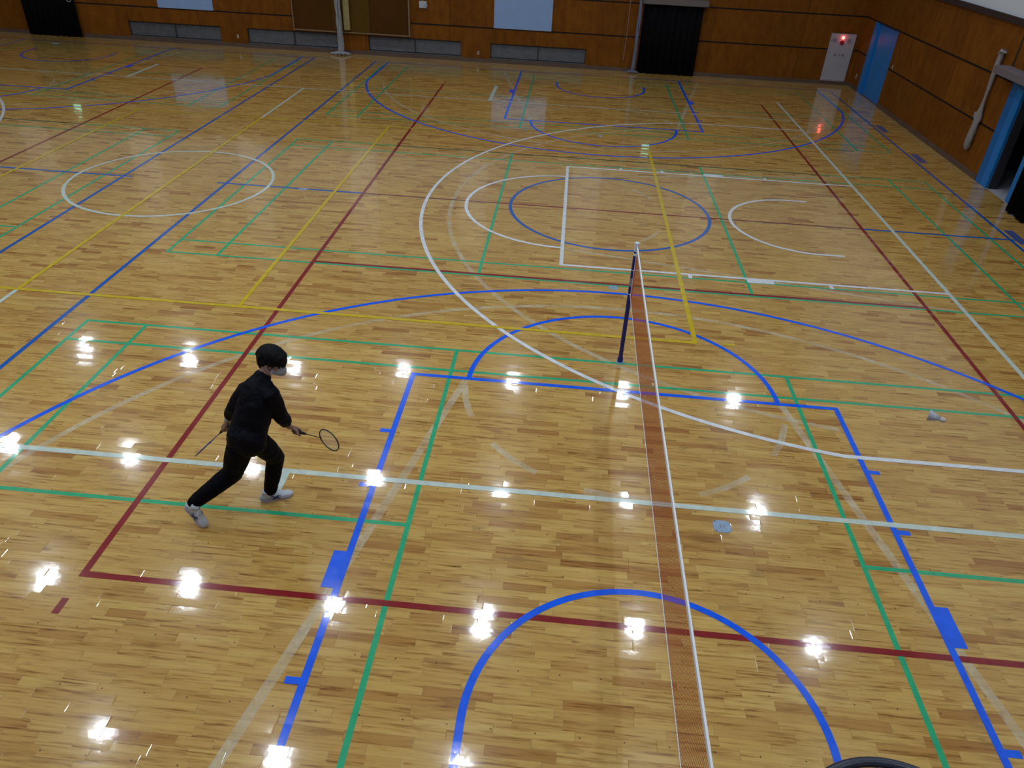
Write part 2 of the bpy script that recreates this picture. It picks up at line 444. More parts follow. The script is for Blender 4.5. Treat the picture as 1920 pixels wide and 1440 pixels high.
lf = obj('door_leaf', bm, M_bluepaint, d2)
M_glass = mat('dark_door_glass', (0.012, 0.014, 0.018), 0.08)
bm = bmesh.new(); box(bm, (XR+0.035, 9.42, 0.35), (XR+0.05, 10.06, 1.78)); obj('glass_pane', bm, M_glass, lf)
bm = bmesh.new(); box(bm, (XR, 9.25, -0.25), (XR+2.2, 12.6, 0.0)); struct('floor_corridor', bm, mat('grey_corridor_vinyl', (0.34, 0.35, 0.40), 0.5))
bm = bmesh.new()
box(bm, (XR+2.2, 8.8, 0), (XR+2.3, 12.8, 2.5)); box(bm, (XR+0.2, 12.6, 0), (XR+2.2, 12.7, 2.5)); box(bm, (XR+0.2, 8.8, 0), (XR+2.2, 8.9, 2.5)); box(bm, (XR+0.2, 8.8, 2.5), (XR+2.3, 12.7, 2.6))
struct('wall_corridor', bm, M_cdark)

# ------------------------------------------------------------------ court markings (painted on the floor, under the lacquer)
LAY = {'g': 0.0006, 'r': 0.0012, 'b': 0.0018, 'y': 0.0034, 'w': 0.0028, 'o': 0.0002}
def strip(bm, pts, w, z):
    """flat painted strip along pts (list of xy), width w"""
    P = [Vector((p[0], p[1], 0)) for p in pts]; L, Rr = [], []
    for i, p in enumerate(P):
        if 0 < i < len(P)-1:
            a = (P[i]-P[i-1]).normalized(); b = (P[i+1]-P[i]).normalized(); t = (a+b).normalized()
            k = 1/max(0.3, t.dot(a))
        else:
            t = (P[min(i+1, len(P)-1)] - P[max(i-1, 0)]).normalized(); k = 1
        n = Vector((-t.y, t.x, 0)) * w/2 * k
        L.append(bm.verts.new((p.x+n.x, p.y+n.y, z))); Rr.append(bm.verts.new((p.x-n.x, p.y-n.y, z)))
    for i in range(len(P)-1):
        bm.faces.new((Rr[i], Rr[i+1], L[i+1], L[i]))
def arc(cx, cy, r, a0, a1, n=72):
    return [(cx + r*math.cos(math.radians(a0+(a1-a0)*i/n)), cy + r*math.sin(math.radians(a0+(a1-a0)*i/n))) for i in range(n+1)]
def clipx(x): return min(max(x, XL+0.02), XR-0.03)

def marking(name, label, m, z, strips):
    bm = bmesh.new()
    for i, (pts, w) in enumerate(strips): strip(bm, pts, w*1.17 if w < 0.1 else w, z + 0.000012*i)
    for f in bm.faces:
        if f.normal.z < 0: f.normal_flip()
    me = bpy.data.meshes.new(name); bm.normal_update()
    for f in bm.faces:
        if f.normal.z < 0: f.normal_flip()
    bm.to_mesh(me); bm.free()
    o = link(name, me, m, FLOOR)
    o['label'] = label
    return o

def seg(x0, y0, x1, y1, w): return ([(x0, y0), (x1, y1)], w)
def badminton(cx, cy, middle=True):
    s = []; w = 0.04; h = 0.02
    for y in (3.05-h, 2.59-h): s += [seg(cx-6.7, cy+y, cx+6.7, cy+y, w), seg(cx-6.7, cy-y, cx+6.7, cy-y, w)]
    for x in (6.7-h, 5.94-h, 1.98+h): s += [seg(cx-x, cy-3.05, cx-x, cy+3.05, w), seg(cx+x, cy-3.05, cx+x, cy+3.05, w)]
    if middle: s += [seg(cx-6.7, cy, cx-1.98, cy, w), seg(cx+1.98, cy, cx+6.7, cy, w)]
    return s
def clip_strips(strips):
    out = []
    for pts, w in strips:
        q = [(clipx(x), max(y, YN+0.02)) for x, y in pts]
        if (Vector(q[0]) - Vector(q[-1])).length > 0.02 or len(q) > 4: out.append((q, w))
    return out
for cx, where in ((0, 'right'), (-16, 'left')):
    for cy, nm in ((0, 'near'), (8.2, 'middle'), (16.35, 'far')):
        marking('badminton_court_lines', 'thin green badminton court lines, %s court of the %s half' % (nm, where), M_green, LAY['g'], clip_strips(badminton(cx, cy)))

def bball_key(hx, hy, dx, dy, bl):
    """half court seen from the hoop: (hx,hy) hoop, (dx,dy) direction into the court, bl = baseline distance behind the hoop"""
    def T(u, v): return (hx + dx*u - dy*v, hy + dy*u + dx*v)   # u into court, v sideways
    ft = 5.8 - bl; w = 0.05; s = []
    s.append(([T(-bl, -2.425), T(ft-0.0, -2.425), T(ft-0.0, 2.425), T(-bl, 2.425)], w))
    s[-1] = ([T(-bl, -2.425), T(ft, -2.425)], w); s.append(([T(ft, -2.45), T(ft, 2.45)], w)); s.append(([T(-bl, 2.425), T(ft, 2.425)], w))
    s.append(([T(ft + 1.775*math.sin(math.radians(a)), 1.775*math.cos(math.radians(a))) for a in range(0, 181, 3)], w))
    y3 = 6.625; a3 = math.degrees(math.asin(y3/6.725)); xx = 6.725*math.cos(math.radians(a3))
    arc3 = [T(6.725*math.cos(math.radians(a)), 6.725*math.sin(math.radians(a))) for a in [(-a3 + 2*a3*i/96) for i in range(97)]]
    s.append(([T(-bl, -y3)] + arc3 + [T(-bl, y3)], w))
    s.append(([T(-0.37, -1.275)] + [T(1.275*math.cos(math.radians(a)), 1.275*math.sin(math.radians(a))) for a in range(-90, 91, 4)] + [T(-0.37, 1.275)], w))
    for q in (-1, 1):
        for u in (1.75, 3.85, 4.70): s.append(([T(u-bl, q*2.44), T(u-bl, q*2.56)], 0.05))
        s.append(([T(2.80-bl, q*2.44), T(2.80-bl, q*2.56)], 0.40))
    return s
CY = 8.24
def cross_court(cx, end=True):
    s = []
    s += bball_key(cx, -1.8, 0, 1, 1.575) + bball_key(cx, 2*CY+1.8, 0, -1, 1.575)
    return s
for cx, where in ((0, 'right'), (-16, 'left')):
    marking('basketball_court_lines', 'bright blue basketball keys and arcs of the %s half' % where, M_blue, LAY['b'], clip_strips(cross_court(cx)))
    s = [(arc(cx, CY, 1.78, 0, 360), 0.05), seg(cx-7.03, -3.375, cx-7.03, 2*CY+3.375, 0.05), seg(cx+7.03, -3.375, cx+7.03, 2*CY+3.375, 0.05),
         seg(cx-7.05, -3.375, cx+7.05, -3.375, 0.05), seg(cx-7.05, 2*CY+3.375, cx+7.05, 2*CY+3.375, 0.05),
         seg(cx-7.2, CY-0.03, cx-4.5, CY-0.03, 0.05), seg(cx+4.5, CY-0.03, clipx(cx+7.2), CY-0.03, 0.05)]
    marking('basketball_court_boundary', 'duller blue boundary, centre line and circle of the %s half' % where, M_blue_dull, LAY['b']-0.0003, s)
    r = [seg(cx-4.475, -0.9, cx-4.475, 17.4, 0.05), seg(cx+4.475, -0.9, cx+4.475, 17.4, 0.05), seg(cx-4.5, -0.875, cx+4.5, -0.875, 0.05), seg(cx-4.5, 17.4, cx+4.5, 17.4, 0.03),
         seg(cx-4.5, 5.22, cx+4.5, 5.22, 0.05), seg(cx-4.5, CY-0.03, cx+4.5, CY-0.03, 0.042),
         seg(cx-4.475, -1.27, cx-4.475, -1.12, 0.05), seg(cx+4.475, -1.27, cx+4.475, -1.12, 0.05), seg(cx-4.475, 17.6, cx-4.475, 17.75, 0.05)]
    marking('volleyball_court_lines', 'dark red volleyball court lines of the %s half' % where, M_red, LAY['r'], r)
    marking('attack_line', 'almost black attack line of the %s volleyball court' % where, M_dark, LAY['r'], [seg(cx-4.5, 11.24, cx+4.5, 11.24, 0.035)])
    # worn ghosts of older markings
    gs = []
    for hy, d in ((-1.8, 1), (2*CY+1.8, -1)):
        gs.append((arc(cx, hy, 6.25, 12*d, 168*d, 90), 0.06))
        ft = hy + d*4.225
        gs.append(([(cx-1.8, ft), (cx-3.0, hy-d*1.5)], 0.07)); gs.append(([(cx+1.8, ft), (cx+3.0, hy-d*1.5)], 0.07))
        for k in range(5):
            a = -12 - k*36
            gs.append((arc(cx, ft, 1.8, d*a, d*(a-20), 8), 0.06))
    marking('worn_court_lines', 'pale worn traces of removed court lines, %s half' % where, M_ghost, LAY['o'], clip_strips(gs))
wl = bball_key(5.005-1.575, 8.18, -1, 0, 1.575) + bball_key(-20.94+1.575, 8.18, 1, 0, 1.575)
gs = []
for hx, d in ((3.43, 0), (-19.36, 180)):
    gs.append((arc(hx, 8.18, 6.25, 100+d, 260+d, 90), 0.06))
    u = -1 if d == 0 else 1
    for q in (-1, 1): gs.append(([(hx + u*4.225, 8.18+q*1.8), (hx - u*1.5, 8.18+q*3.0)], 0.05))
    for k in range(5):
        a = -72 + k*36 + d
        gs.append((arc(hx + u*4.225, 8.18, 1.8, a-9, a+9, 8), 0.05))
marking('worn_court_lines', 'pale worn traces of removed lines around the white keys', M_ghost, LAY['o']+0.0001, gs)
marking('main_court_key_lines', 'broad bright white keys and three-point arcs', M_white, LAY['w'], clip_strips(wl))
wb = [seg(5.005, 0.55, 5.005, 17.8, 0.055), seg(-21.05, 0.55, -21.05, 15.8, 0.055), seg(-21.05, 0.57, XR-0.03, 0.57, 0.055), seg(-21.05, 15.79, 5.0, 15.79, 0.04),
      seg(-8.02, 0.55, -8.02, 3.66, 0.05), seg(-8.02, 12.65, -8.02, 15.8, 0.05), (arc(-8.02, 8.16, 1.78, 0, 360), 0.05),
      seg(-12.9, 15.75, -12.9, 17.55, 0.085), seg(-2.98, 15.75, -2.98, 17.6, 0.085), seg(-3.29, 0.57, -3.29, 0.24, 0.06)]
marking('main_court_boundary', 'pale greenish white boundary lines and centre circle', M_cream, LAY['w']-0.0004, wb)
yl = [seg(-17.0, 3.68, 1.0, 3.68, 0.05), seg(-17.0, 12.65, -3.9, 12.65, 0.035), seg(-8.02, 3.66, -8.02, 12.65, 0.05), seg(-5.0, 3.68, -5.0, 12.65, 0.05),
      seg(-11.0, 3.68, -11.0, 12.65, 0.05), seg(0.99, 3.66, 0.99, 12.1, 0.055), seg(-17.0, 3.66, -17.0, 12.65, 0.05), seg(1.33, 3.70, 1.50, 3.70, 0.04)]
marking('wide_court_lines', 'yellow court lines across the hall centre', M_yellow, LAY['y'], yl)

# ------------------------------------------------------------------ floor socket covers
def socket_cover(x, y, w, d, label, m=None, rounded=True, grp='metal socket covers set in the hall floor'):
    root = empty('floor_socket_cover', (x, y, 0), label, 'floor cover', grp)
    bm = bmesh.new()
    n = 8; r = min(w, d)*0.3 if rounded else min(w, d)*0.04; vs = []
    for cx, cy, a0 in ((w/2-r, d/2-r, 0), (-w/2+r, d/2-r, 90), (-w/2+r, -d/2+r, 180), (w/2-r, -d/2+r, 270)):
        for k in range(n+1):
            a = math.radians(a0 + 90*k/n); vs.append((cx+r*math.cos(a), cy+r*math.sin(a)))
    b = [bm.verts.new((p[0], p[1], 0.0005)) for p in vs]; t = [bm.verts.new((p[0]*0.96, p[1]*0.96, 0.004)) for p in vs]
    bm.faces.new(t); L = len(vs)
    for k in range(L): bm.faces.new((b[k], b[(k+1) % L], t[(k+1) % L], t[k]))
    obj('cover_plate', bm, m or M_cover, root)
    for sx, sy in ((-1, 1), (-1, -1)):
        bm = bmesh.new(); cyl(bm, (sx*w*0.36, sy*d*0.38, 0.0045), 0.006, 0.002); obj('screw_hole', bm, M_ventdark, root)
    for sx in (-0.12, 0.05):
        bm = bmesh.new(); box(bm, (sx*w, -d*0.14, 0.004), (sx*w+0.012, d*0.14, 0.0056)); obj('lift_slot', bm, M_steel, root)
    return root
M_cover = mat('steel_cover', (0.25, 0.36, 0.50), 0.4, metal=0.2, noise=(25, 0.15))
socket_cover(0.83, 0.345, 0.165, 0.155, 'rounded grey metal floor cover right of the net, beside the white line')
socket_cover(-0.02, 5.10, 0.13, 0.12, 'small grey floor cover behind the far net post by the red line')
socket_cover(-5.59, 8.19, 0.17, 0.10, 'grey floor cover on the blue centre line, left of the white key')
socket_cover(-0.09, 13.08, 0.12, 0.10, 'dim floor cover inside the farthest blue half circle')
socket_cover(-17.2, 19.5, 0.2, 0.14, 'dim bluish floor cover near the curtain in the far left corner')
M_patch = mat('faded_blue_tape', (0.06, 0.09, 0.28), 0.4, coat=0.8, noise=(12, 0.25))
for y, lab in ((15.55, 'long faded blue floor patch nearest the narrow blue door'), (13.0, 'long faded blue floor patch midway along the right wall'), (8.35, 'faded blue floor patch in front of the open doorway')):
    bm = bmesh.new(); box(bm, (-0.085, -0.33, 0.0), (0.085, 0.33, 0.0026))
    o = obj('floor_patch', bm, M_patch); o.location = (7.2, y, 0.0004)
    tag(o, lab, 'floor patch', 'blue patches along the right wall')

# ------------------------------------------------------------------ ceiling trusses and lamps
for k, x in enumerate([XL + 1.9 + 3.62*i for i in range(9)]):
    root = tag(bpy.data.objects.new('roof_truss', None), 'grey steel roof truss spanning above the hall lamps', 'roof truss', 'roof trusses'); COL.objects.link(root)
    root.location = (x, 0, 0)
    bm = bmesh.new(); box(bm, (-0.06, YB, ZC-0.14), (0.06, YF, ZC-0.01)); box(bm, (-0.06, YB, ZC-0.72), (0.06, YF, ZC-0.62)); obj('chord', bm, M_steel, root)
    bm = bmesh.new(); y = YB+0.6; up = True
    while y < YF-0.9:
        tube(bm, [(0, y, ZC-0.66 if up else ZC-0.1), (0, y+0.7, ZC-0.1 if up else ZC-0.66)], [0.025, 0.025], 6); y += 0.7; up = not up
    obj('web_bars', bm, M_steel, root)

M_shade = mat('lamp_reflector', (0.55, 0.57, 0.6), 0.35, metal=0.6)
M_bulb = mat('lamp_face', (1, 1, 1), 0.5, emit=LAMP_COL, estr=6)
LX = [5.3, 1.7, -1.92, -5.5, -9.05, -12.65, -16.3, -19.9]
ROWS = [(16.45, [5.5, 1.75, -2.0, -5.8, -9.65, -13.36, -17.14]), (11.0, LX), (6.6, [5.75, 1.62, -1.89, -5.4, -8.95, -12.4, -16.1, -19.8]), (2.9, LX), (-1.0, LX), (-5.0, LX)]
proto = None
ld = bpy.data.lights.new('high_bay_light', 'AREA'); ld.shape = 'DISK'; ld.size = 0.40; ld.energy = LAMP_W; ld.color = LAMP_COL
for y, xs in ROWS:
    for x in xs:
        if proto is None:
            root = empty('high_bay_lamp', (x, y, 9.5), 'round high bay lamp hanging under the roof trusses', 'ceiling lamp', 'high bay lamps in a grid')
            bm = bmesh.new(); n = 28; rings = []
            for r, z in ((0.36, -0.10), (0.33, 0.02), (0.24, 0.14), (0.12, 0.20), (0.11, 0.34), (0.0, 0.34)):
                rings.append([bm.verts.new((max(r, 0.002)*math.cos(2*PI*k/n), max(r, 0.002)*math.sin(2*PI*k/n), z)) for k in range(n)])
            for a, b in zip(rings, rings[1:]):
                for k in range(n): bm.faces.new((a[k], a[(k+1) % n], b[(k+1) % n], b[k]))
            obj('lamp_shade', bm, M_shade, root, True)
            bm = bmesh.new(); cyl(bm, (0, 0, 0.72), 0.012, 0.78, n=8); obj('hanger', bm, M_steel, root)
            bm = bmesh.new(); ell(bm, (0, 0, 0.10), (0.07, 0.07, 0.10), seg=16, rings=10); obj('bulb', bm, M_bulb, root, True)
            L = bpy.data.objects.new('lamp_light', ld); COL.objects.link(L); L.parent = root; L.location = (0, 0, -0.01)
            proto = root
        else:
            root = proto.copy(); COL.objects.link(root); root.location = (x, y, 9.5)
            for ch in list(proto.children):
                c = ch.copy(); COL.objects.link(c); c.parent = root

# green exit lights over the curtained openings
for x, lab in ((1.80, 'green lit exit light above the right black curtain'), (-17.9, 'green lit exit light above the left black curtain')):
    root = empty('exit_light', (x, YF, 2.42), lab, 'exit light', 'exit lights')
    obj('housing', bevelled_box((-0.14, -0.08, -0.1), (0.14, 0, 0.1), 0.008), M_grey, root)
    bm = bmesh.new(); box(bm, (-0.12, -0.086, -0.05), (0.12, -0.081, 0.06)); obj('lit_face', bm, mat('exit_green', (0.2, 0.7, 0.4), 0.4, emit=(0.45, 1.0, 0.65), estr=3.0) if x > 0 else bpy.data.materials['exit_green'], root)

# ------------------------------------------------------------------ badminton net and posts
def post(y, label):
    root = empty('net_post', (0, y, 0), label, 'net post', 'badminton net posts')
    M_navy = bpy.data.materials.get('navy_post_paint') or mat('navy_post_paint', (0.004, 0.006, 0.15), 0.4)
    M_lblue = bpy.data.materials.get('pale_blue_collar') or mat('pale_blue_collar', (0.22, 0.42, 0.62), 0.4)
    M_cap = bpy.data.materials.get('white_cap') or mat('white_cap', (0.62, 0.68, 0.74), 0.4)
    M_tape = bpy.data.materials.get('grey_tape') or mat('grey_tape', (0.22, 0.22, 0.26), 0.6)
    bm = bmesh.new(); cyl(bm, (0, 0, 0.745), 0.0255, 1.45); obj('pole', bm, M_navy, root, False)
    bm = bmesh.new(); cyl(bm, (0, 0, 0.03), 0.034, 0.06); obj('pole_foot', bm, M_navy, root)
    bm = bmesh.new(); cyl(bm, (0, 0, 0.004), 0.047, 0.008, n=28); obj('floor_collar', bm, M_lblue, root)
    s = -1 if y > 0 else 1
    bm = bmesh.new(); cyl(bm, (0, 0, 1.515), 0.027, 0.07); ell(bm, (0, 0, 1.55), (0.028, 0.028, 0.014))
    box(bm, (-0.012, -0.032, 1.49), (0.012, 0.032, 1.545)); obj('top_cap', bm, M_cap, root)
    bm = bmesh.new(); cyl(bm, (0, 0, 1.465), 0.0265, 0.018); cyl(bm, (0, 0, 1.42), 0.027, 0.03); obj('clamp_ring', bm, M_cap, root)
    bm = bmesh.new(); cyl(bm, (0.0, s*0.0, 1.08), 0.0275, 0.10); obj('tape_band', bm, M_tape, root)
    bm = bmesh.new(); torus(bm, (0, 0, 1.23), 0.028, 0.003, 20, 6); torus(bm, (0, 0, 0.93), 0.028, 0.003, 20, 6); obj('tie_cord', bm, M_cap, root)
    return root
post(3.07, 'navy blue net post at the far end of the badminton net')
post(-3.07, 'navy blue net post at the near end of the badminton net')

NZ1, NZ0 = 1.535, 0.93
def sag(y): return -0.022*(1-(y/3.0)**2)
root = empty('badminton_net', (0, 0, 0), 'reddish brown badminton net with white top tape across the court', 'badminton net')
M_cord = mat('red_brown_cord', (0.42, 0.075, 0.012), 0.8)
M_wtape = mat('white_net_tape', (0.74, 0.76, 0.80), 0.7)
bm = bmesh.new(); t = 0.00074; YE = 2.98
def bar(bm, p, q, r):
    p, q = Vector(p), Vector(q); d, u, v = frame_of(q-p)
    a = [bm.verts.new(p+e) for e in (u*r, v*r, -u*r, -v*r)]; b = [bm.verts.new(q+e) for e in (u*r, v*r, -u*r, -v*r)]
    for k in range(4): bm.faces.new((a[k], a[(k+1) % 4], b[(k+1) % 4], b[k]))
ny = int(2*YE/0.021)
for i in range(ny+1):
    y = -YE + 2*YE*i/ny
    bar(bm, (0, y, NZ0+sag(y)), (0, y, NZ1+sag(y)), t)
for k in range(31):
    z = NZ0 + (NZ1-NZ0)*k/30
    for i in range(16):
        a = -YE + 2*YE*i/16; b = -YE + 2*YE*(i+1)/16
        bar(bm, (0, a, z+sag(a)), (0, b, z+sag(b)), t)
obj('netting', bm, M_cord, root)
bm = bmesh.new(); N = 40
for i in range(N):
    a = -YE + 2*YE*i/N; b = -YE + 2*YE*(i+1)/N
    v = box(bm, (-0.006, a, NZ1-0.03), (0.006, b, NZ1+0.003))
    for q in v: q.co.z += sag(q.co.y)
obj('top_tape', bm, M_wtape, root)
bm = bmesh.new()
tube(bm, [(0, -3.035, NZ0-0.0)]+[(0, -YE+2*YE*i/N, NZ0+sag(-YE+2*YE*i/N)) for i in range(N+1)]+[(0, 3.035, NZ0)], [0.0030]*(N+3), 6)
obj('bottom_cord', bm, M_wtape, root)
bm = bmesh.new(); tube(bm, [(0, -3.035, 1.53), (0, -2.98, 1.53)], [0.004]*2, 6); tube(bm, [(0, 3.035, 1.53), (0, 2.98, 1.53)], [0.004]*2, 6)
tube(bm, [(0, -2.98, 1.53), (0, -2.98, NZ0)], [0.004]*2, 6); tube(bm, [(0, 2.98, 1.53), (0, 2.98, NZ0)], [0.004]*2, 6)
obj('side_cord', bm, M_wtape, root)

# ------------------------------------------------------------------ shuttlecock in the air
tip = Vector((1.252, -1.338, 2.497)); op = tip + Vector((-0.0633, 0.040, 0.0)) * 1.08; d = (op-tip).normalized()
root = empty('shuttlecock', tip, 'white feather shuttlecock flying right of the net', 'shuttlecock')
Mx = d.to_track_quat('Z', 'Y').to_matrix().to_4x4(); root.rotation_euler = Mx.to_euler()
M_feather = mat('white_feathers', (0.42, 0.44, 0.52), 0.8); M_cork = mat('pale_cork', (0.55, 0.50, 0.48), 0.7)
bm = bmesh.new(); ell(bm, (0, 0, 0.0), (0.013, 0.013, 0.013)); cyl(bm, (0, 0, 0.006), 0.013, 0.012); obj('cork', bm, M_cork, root, True)
bm = bmesh.new()
for k in range(16):
    a = 2*PI*k/16; a2 = a + 2*PI/16*1.15
    for (z0, r0, z1, r1, wf) in ((0.012, 0.011, 0.038, 0.018, 0.25), (0.038, 0.018, 0.074, 0.032, 1.0)):
        m = (a+a2)/2; h0 = (a2-a)/2*wf; h1 = (a2-a)/2*(1 if wf > .5 else 0.6)
        q = [(r0*math.cos(m-h0), r0*math.sin(m-h0), z0), (r0*math.cos(m+h0), r0*math.sin(m+h0), z0), (r1*math.cos(m+h1), r1*math.sin(m+h1), z1), (r1*math.cos(m-h1), r1*math.sin(m-h1), z1)]
        o_ = [bm.verts.new(v) for v in q]; i_ = [bm.verts.new((v[0]*0.97, v[1]*0.97, v[2])) for v in q]
        bm.faces.new(o_); bm.faces.new(i_[::-1])
        for e in range(4): bm.faces.new((o_[e], i_[e], i_[(e+1) % 4], o_[(e+1) % 4]))
obj('feather_skirt', bm, M_feather, root)

# ------------------------------------------------------------------ basketball goal under the gallery (its rim peeks in at the bottom)
root = empty('basketball_goal', (-0.005, YN+0.004, 3.05), 'dark basketball rim at the bottom edge, fixed to the gallery front', 'basketball goal')
M_rim = mat('dark_rim_paint', (0.012, 0.016, 0.035), 0.3)
bm = bmesh.new(); torus(bm, (0, 0.567, 0), 0.247, 0.012, 64, 12); obj('rim', bm, M_rim, root, True)
bm = bmesh.new(); box(bm, (-0.09, 0.20, -0.015), (0.09, 0.36, -0.004)); box(bm, (-0.07, 0.195, -0.12), (0.07, 0.205, -0.004)); obj('rim_bracket', bm, M_rim, root)
obj('backboard', bevelled_box((-0.9, 0.15, -0.15), (0.9, 0.19, 0.90), 0.01), mat('backboard_white', (0.6, 0.62, 0.65), 0.4), root)
bm = bmesh.new()
for sx in (-0.5, 0.5): box(bm, (sx-0.03, 0.0, -0.1), (sx+0.03, 0.15, -0.02))
obj('wall_arm', bm, M_rim, root)
bm = bmesh.new()
for k in range(12):
    for sgn in (1, -1):
        pts = []
        for i in range(7):
            a = 2*PI*k/12 + sgn*i*2*PI/24; r = 0.225 - 0.013*i - (0.02 if i > 4 else 0)
            pts.append((r*math.cos(a), 0.585 + r*math.sin(a), -0.01 - 0.068*i))
        tube(bm, pts, [0.002]*7, 5)
obj('hoop_net', bm, mat('dark_hoop_net', (0.03, 0.03, 0.06), 0.9), root)

# ------------------------------------------------------------------ far wall furniture
def curtain(x0, x1, y, z0, z1, folds, depth=0.05, horiz='x', n=160):
    bm = bmesh.new(); f, bk = [], []
    for i in range(n+1):
        t = i/n; u = x0 + (x1-x0)*t
        w = math.sin(t*folds*2*PI) * depth + math.sin(t*folds*0.37*2*PI+1)*depth*0.5
        for lst, dd in ((f, 0.0), (bk, 0.012)):
            P = ((u, y + w + dd) if horiz == 'x' else (y + w + dd, u))
            lst.append((bm.verts.new((P[0], P[1], z0)), bm.verts.new((P[0], P[1], z1))))
    for L in (f, bk):
        for a, b in zip(L, L[1:]): bm.faces.new((a[0], b[0], b[1], a[1]))
    for i in range(n):
        bm.faces.new((f[i][0], bk[i][0], bk[i+1][0], f[i+1][0])); bm.faces.new((f[i][1], f[i+1][1], bk[i+1][1], bk[i][1]))
    for i in (0, n): bm.faces.new((f[i][0], f[i][1], bk[i][1], bk[i][0]))
    return bm
for x0, x1, side in ((1.17, 2.97, 'right'), (-18.8, -17.0, 'left')):
    o = obj('blackout_curtain', curtain(x0, x1, YF-0.14, 0.01, 1.97, 9, 0.035), M_black, None, True)
    tag(o, 'black floor length curtain over the far wall opening, %s one' % side, 'curtain', 'black curtains on the far wall')
    p = obj('curtain_pelmet', bevelled_box((x0-0.06, YF-0.24, 1.985), (x1+0.12, YF-0.004, 2.15), 0.008), M_pelmet)
    tag(p, 'grey brown pelmet box above the %s black curtain' % side, 'pelmet', 'curtain pelmets on the far wall')
# cord loop beside the left curtain
bm = bmesh.new(); torus(bm, (0, 0, 0), (0.09, 0.14), 0.012, 40, 8, Matrix.Rotation(PI/2, 4, 'X'))
o = obj('cord_loop', bm, M_rope); o.location = (-17.10, YF-0.24, 1.20); tag(o, 'pale coiled cord hanging at the edge of the left black curtain', 'cord')

for x0, lab in ((-3.42, 'large pale blue white board on the far wall, right of the sliding doors'), (-14.27, 'large pale blue white board on the far wall, at the far left')):
    root = empty('whiteboard', (x0, YF, 1.04), lab, 'whiteboard', 'white boards on the far wall')
    bm = bmesh.new(); box(bm, (0, -0.025, 0), (1.80, -0.002, 0.92)); obj('board_panel', bm, M_board, root)
    bm = bmesh.new()
    for a, b in (((-0.012, 0), (0.0, 0.92)), ((1.80, 0), (1.812, 0.92)), ((-0.012, 0.92), (1.812, 0.932)), ((-0.012, -0.012), (1.812, 0.0))):
        box(bm, (a[0], -0.032, a[1]), (b[0], -0.001, b[1]))
    obj('board_frame', bm, M_aluframe, root)
    bm = bmesh.new()
    for x, z in ((0.68, 0.06), (1.74, 0.88)): cyl(bm, (x, -0.03, z), 0.012, 0.012, 'Y', 10)
    obj('magnet', bm, M_ventdark, root)

# big sliding doors of the equipment store
M_slide = mat('brown_sliding_door', (0.075, 0.028, 0.004), 0.75, spec=0.1, noise=(1.5, 0.12)); M_slide2 = mat('olive_brown_sliding_door', (0.090, 0.045, 0.006), 0.75, spec=0.1, noise=(1.5, 0.12))
root = empty('sliding_door_unit', (-9.83, YF, 0.63), 'raised brown sliding doors of a store, above the low windows', 'sliding doors')
xs = [0.0, 1.25, 2.42, 3.70]
for k in range(3):
    bm = bmesh.new(); y = -0.06 if k != 1 else -0.085
    box(bm, (xs[k]+0.005, y, 0.04), (xs[k+1]-0.005+(0.04 if k == 1 else 0), y+0.035, 2.2)); obj('door_panel', bm, (M_slide, M_slide2, M_slide)[k], root)
bm = bmesh.new(); box(bm, (-0.03, -0.11, 0.0), (3.76, -0.003, 0.035)); box(bm, (3.70, -0.11, 0.035), (3.745, -0.003, 2.2)); box(bm, (-0.03, -0.11, 2.2), (3.76, -0.003, 2.26)); box(bm, (-0.03, -0.11, 0.035), (0.0, -0.003, 2.2))
obj('door_track_frame', bm, mat('worn_wood_edge', (0.20, 0.13, 0.06), 0.55), root)

# hall divider nets, gathered
def net_bundle(name, x, y, z0, z1, r, label, mt, grp, base=True, lean=0.0, seed=1, cat='gathered net'):
    rnd = random.Random(seed)
    root = empty(name, (x, y, 0), label, cat, grp)
    bm = bmesh.new()
    for s in range(9):
        ph = rnd.random()*6; R0 = r*(0.35+0.5*rnd.random()); pts = []; rad = []
        for i in range(25):
            t = i/24; z = z0 + (z1-z0)*t
            k = 0.8 + 0.35*math.sin(t*9+ph)
            pts.append((R0*math.cos(ph+t*2.2)*k + lean*t, R0*math.sin(ph+t*2.2)*k, z)); rad.append(r*(0.34+0.14*math.sin(t*23+ph*2)))
        tube(bm, pts, rad, 8)
    obj('net_folds', bm, mt, root, True)
    if base:
        bm = bmesh.new()
        for s in range(7):
            a = -PI + s*PI/6 if s < 6 else 0.4; q = []
            for i in range(7):
                t = i/6; q.append((math.cos(a)*r*(0.4+3.0*t*(0.6+0.4*abs(math.cos(a)))), math.sin(a)*r*(0.4+1.3*t), z0 + 0.045*(1-t)+0.012))
            tube(bm, q, [r*0.42*(1-0.6*i/6) for i in range(7)], 8, round_caps=True)
        obj('net_hem', bm, mt, root, True)
    return root
net_bundle('divider_net', -8.32, YF-0.30, 0.03, 3.4, 0.10, 'grey divider net gathered in a column before the sliding doors', M_rope, 'gathered divider nets', seed=3)
net_bundle('divider_net', 1.04, YF-0.28, 0.03, 3.4, 0.060, 'thin grey blue net gathered at the left edge of the right black curtain', mat('blue_grey_rope', (0.15, 0.17, 0.26), 0.9, noise=(60, 0.3), bump=(120, 0.8)), 'gathered divider nets', seed=5)
o = obj('padded_strip', bevelled_box((-8.20, YF-0.17, 0.72), (-8.0, YF-0.112, 2.6), 0.02, 3), mat('straw_yellow_pad', (0.32, 0.26, 0.10), 0.8, noise=(14, 0.2)))
tag(o, 'straw yellow padded strip on the sliding doors, right of the grey net', 'pad')
bm = bmesh.new(); tube(bm, [(0.72, YF-0.10, 0.35), (0.745, YF-0.11, 1.2), (0.74, YF-0.10, 2.0), (0.78, YF-0.08, 3.0)], [0.006]*4, 6)
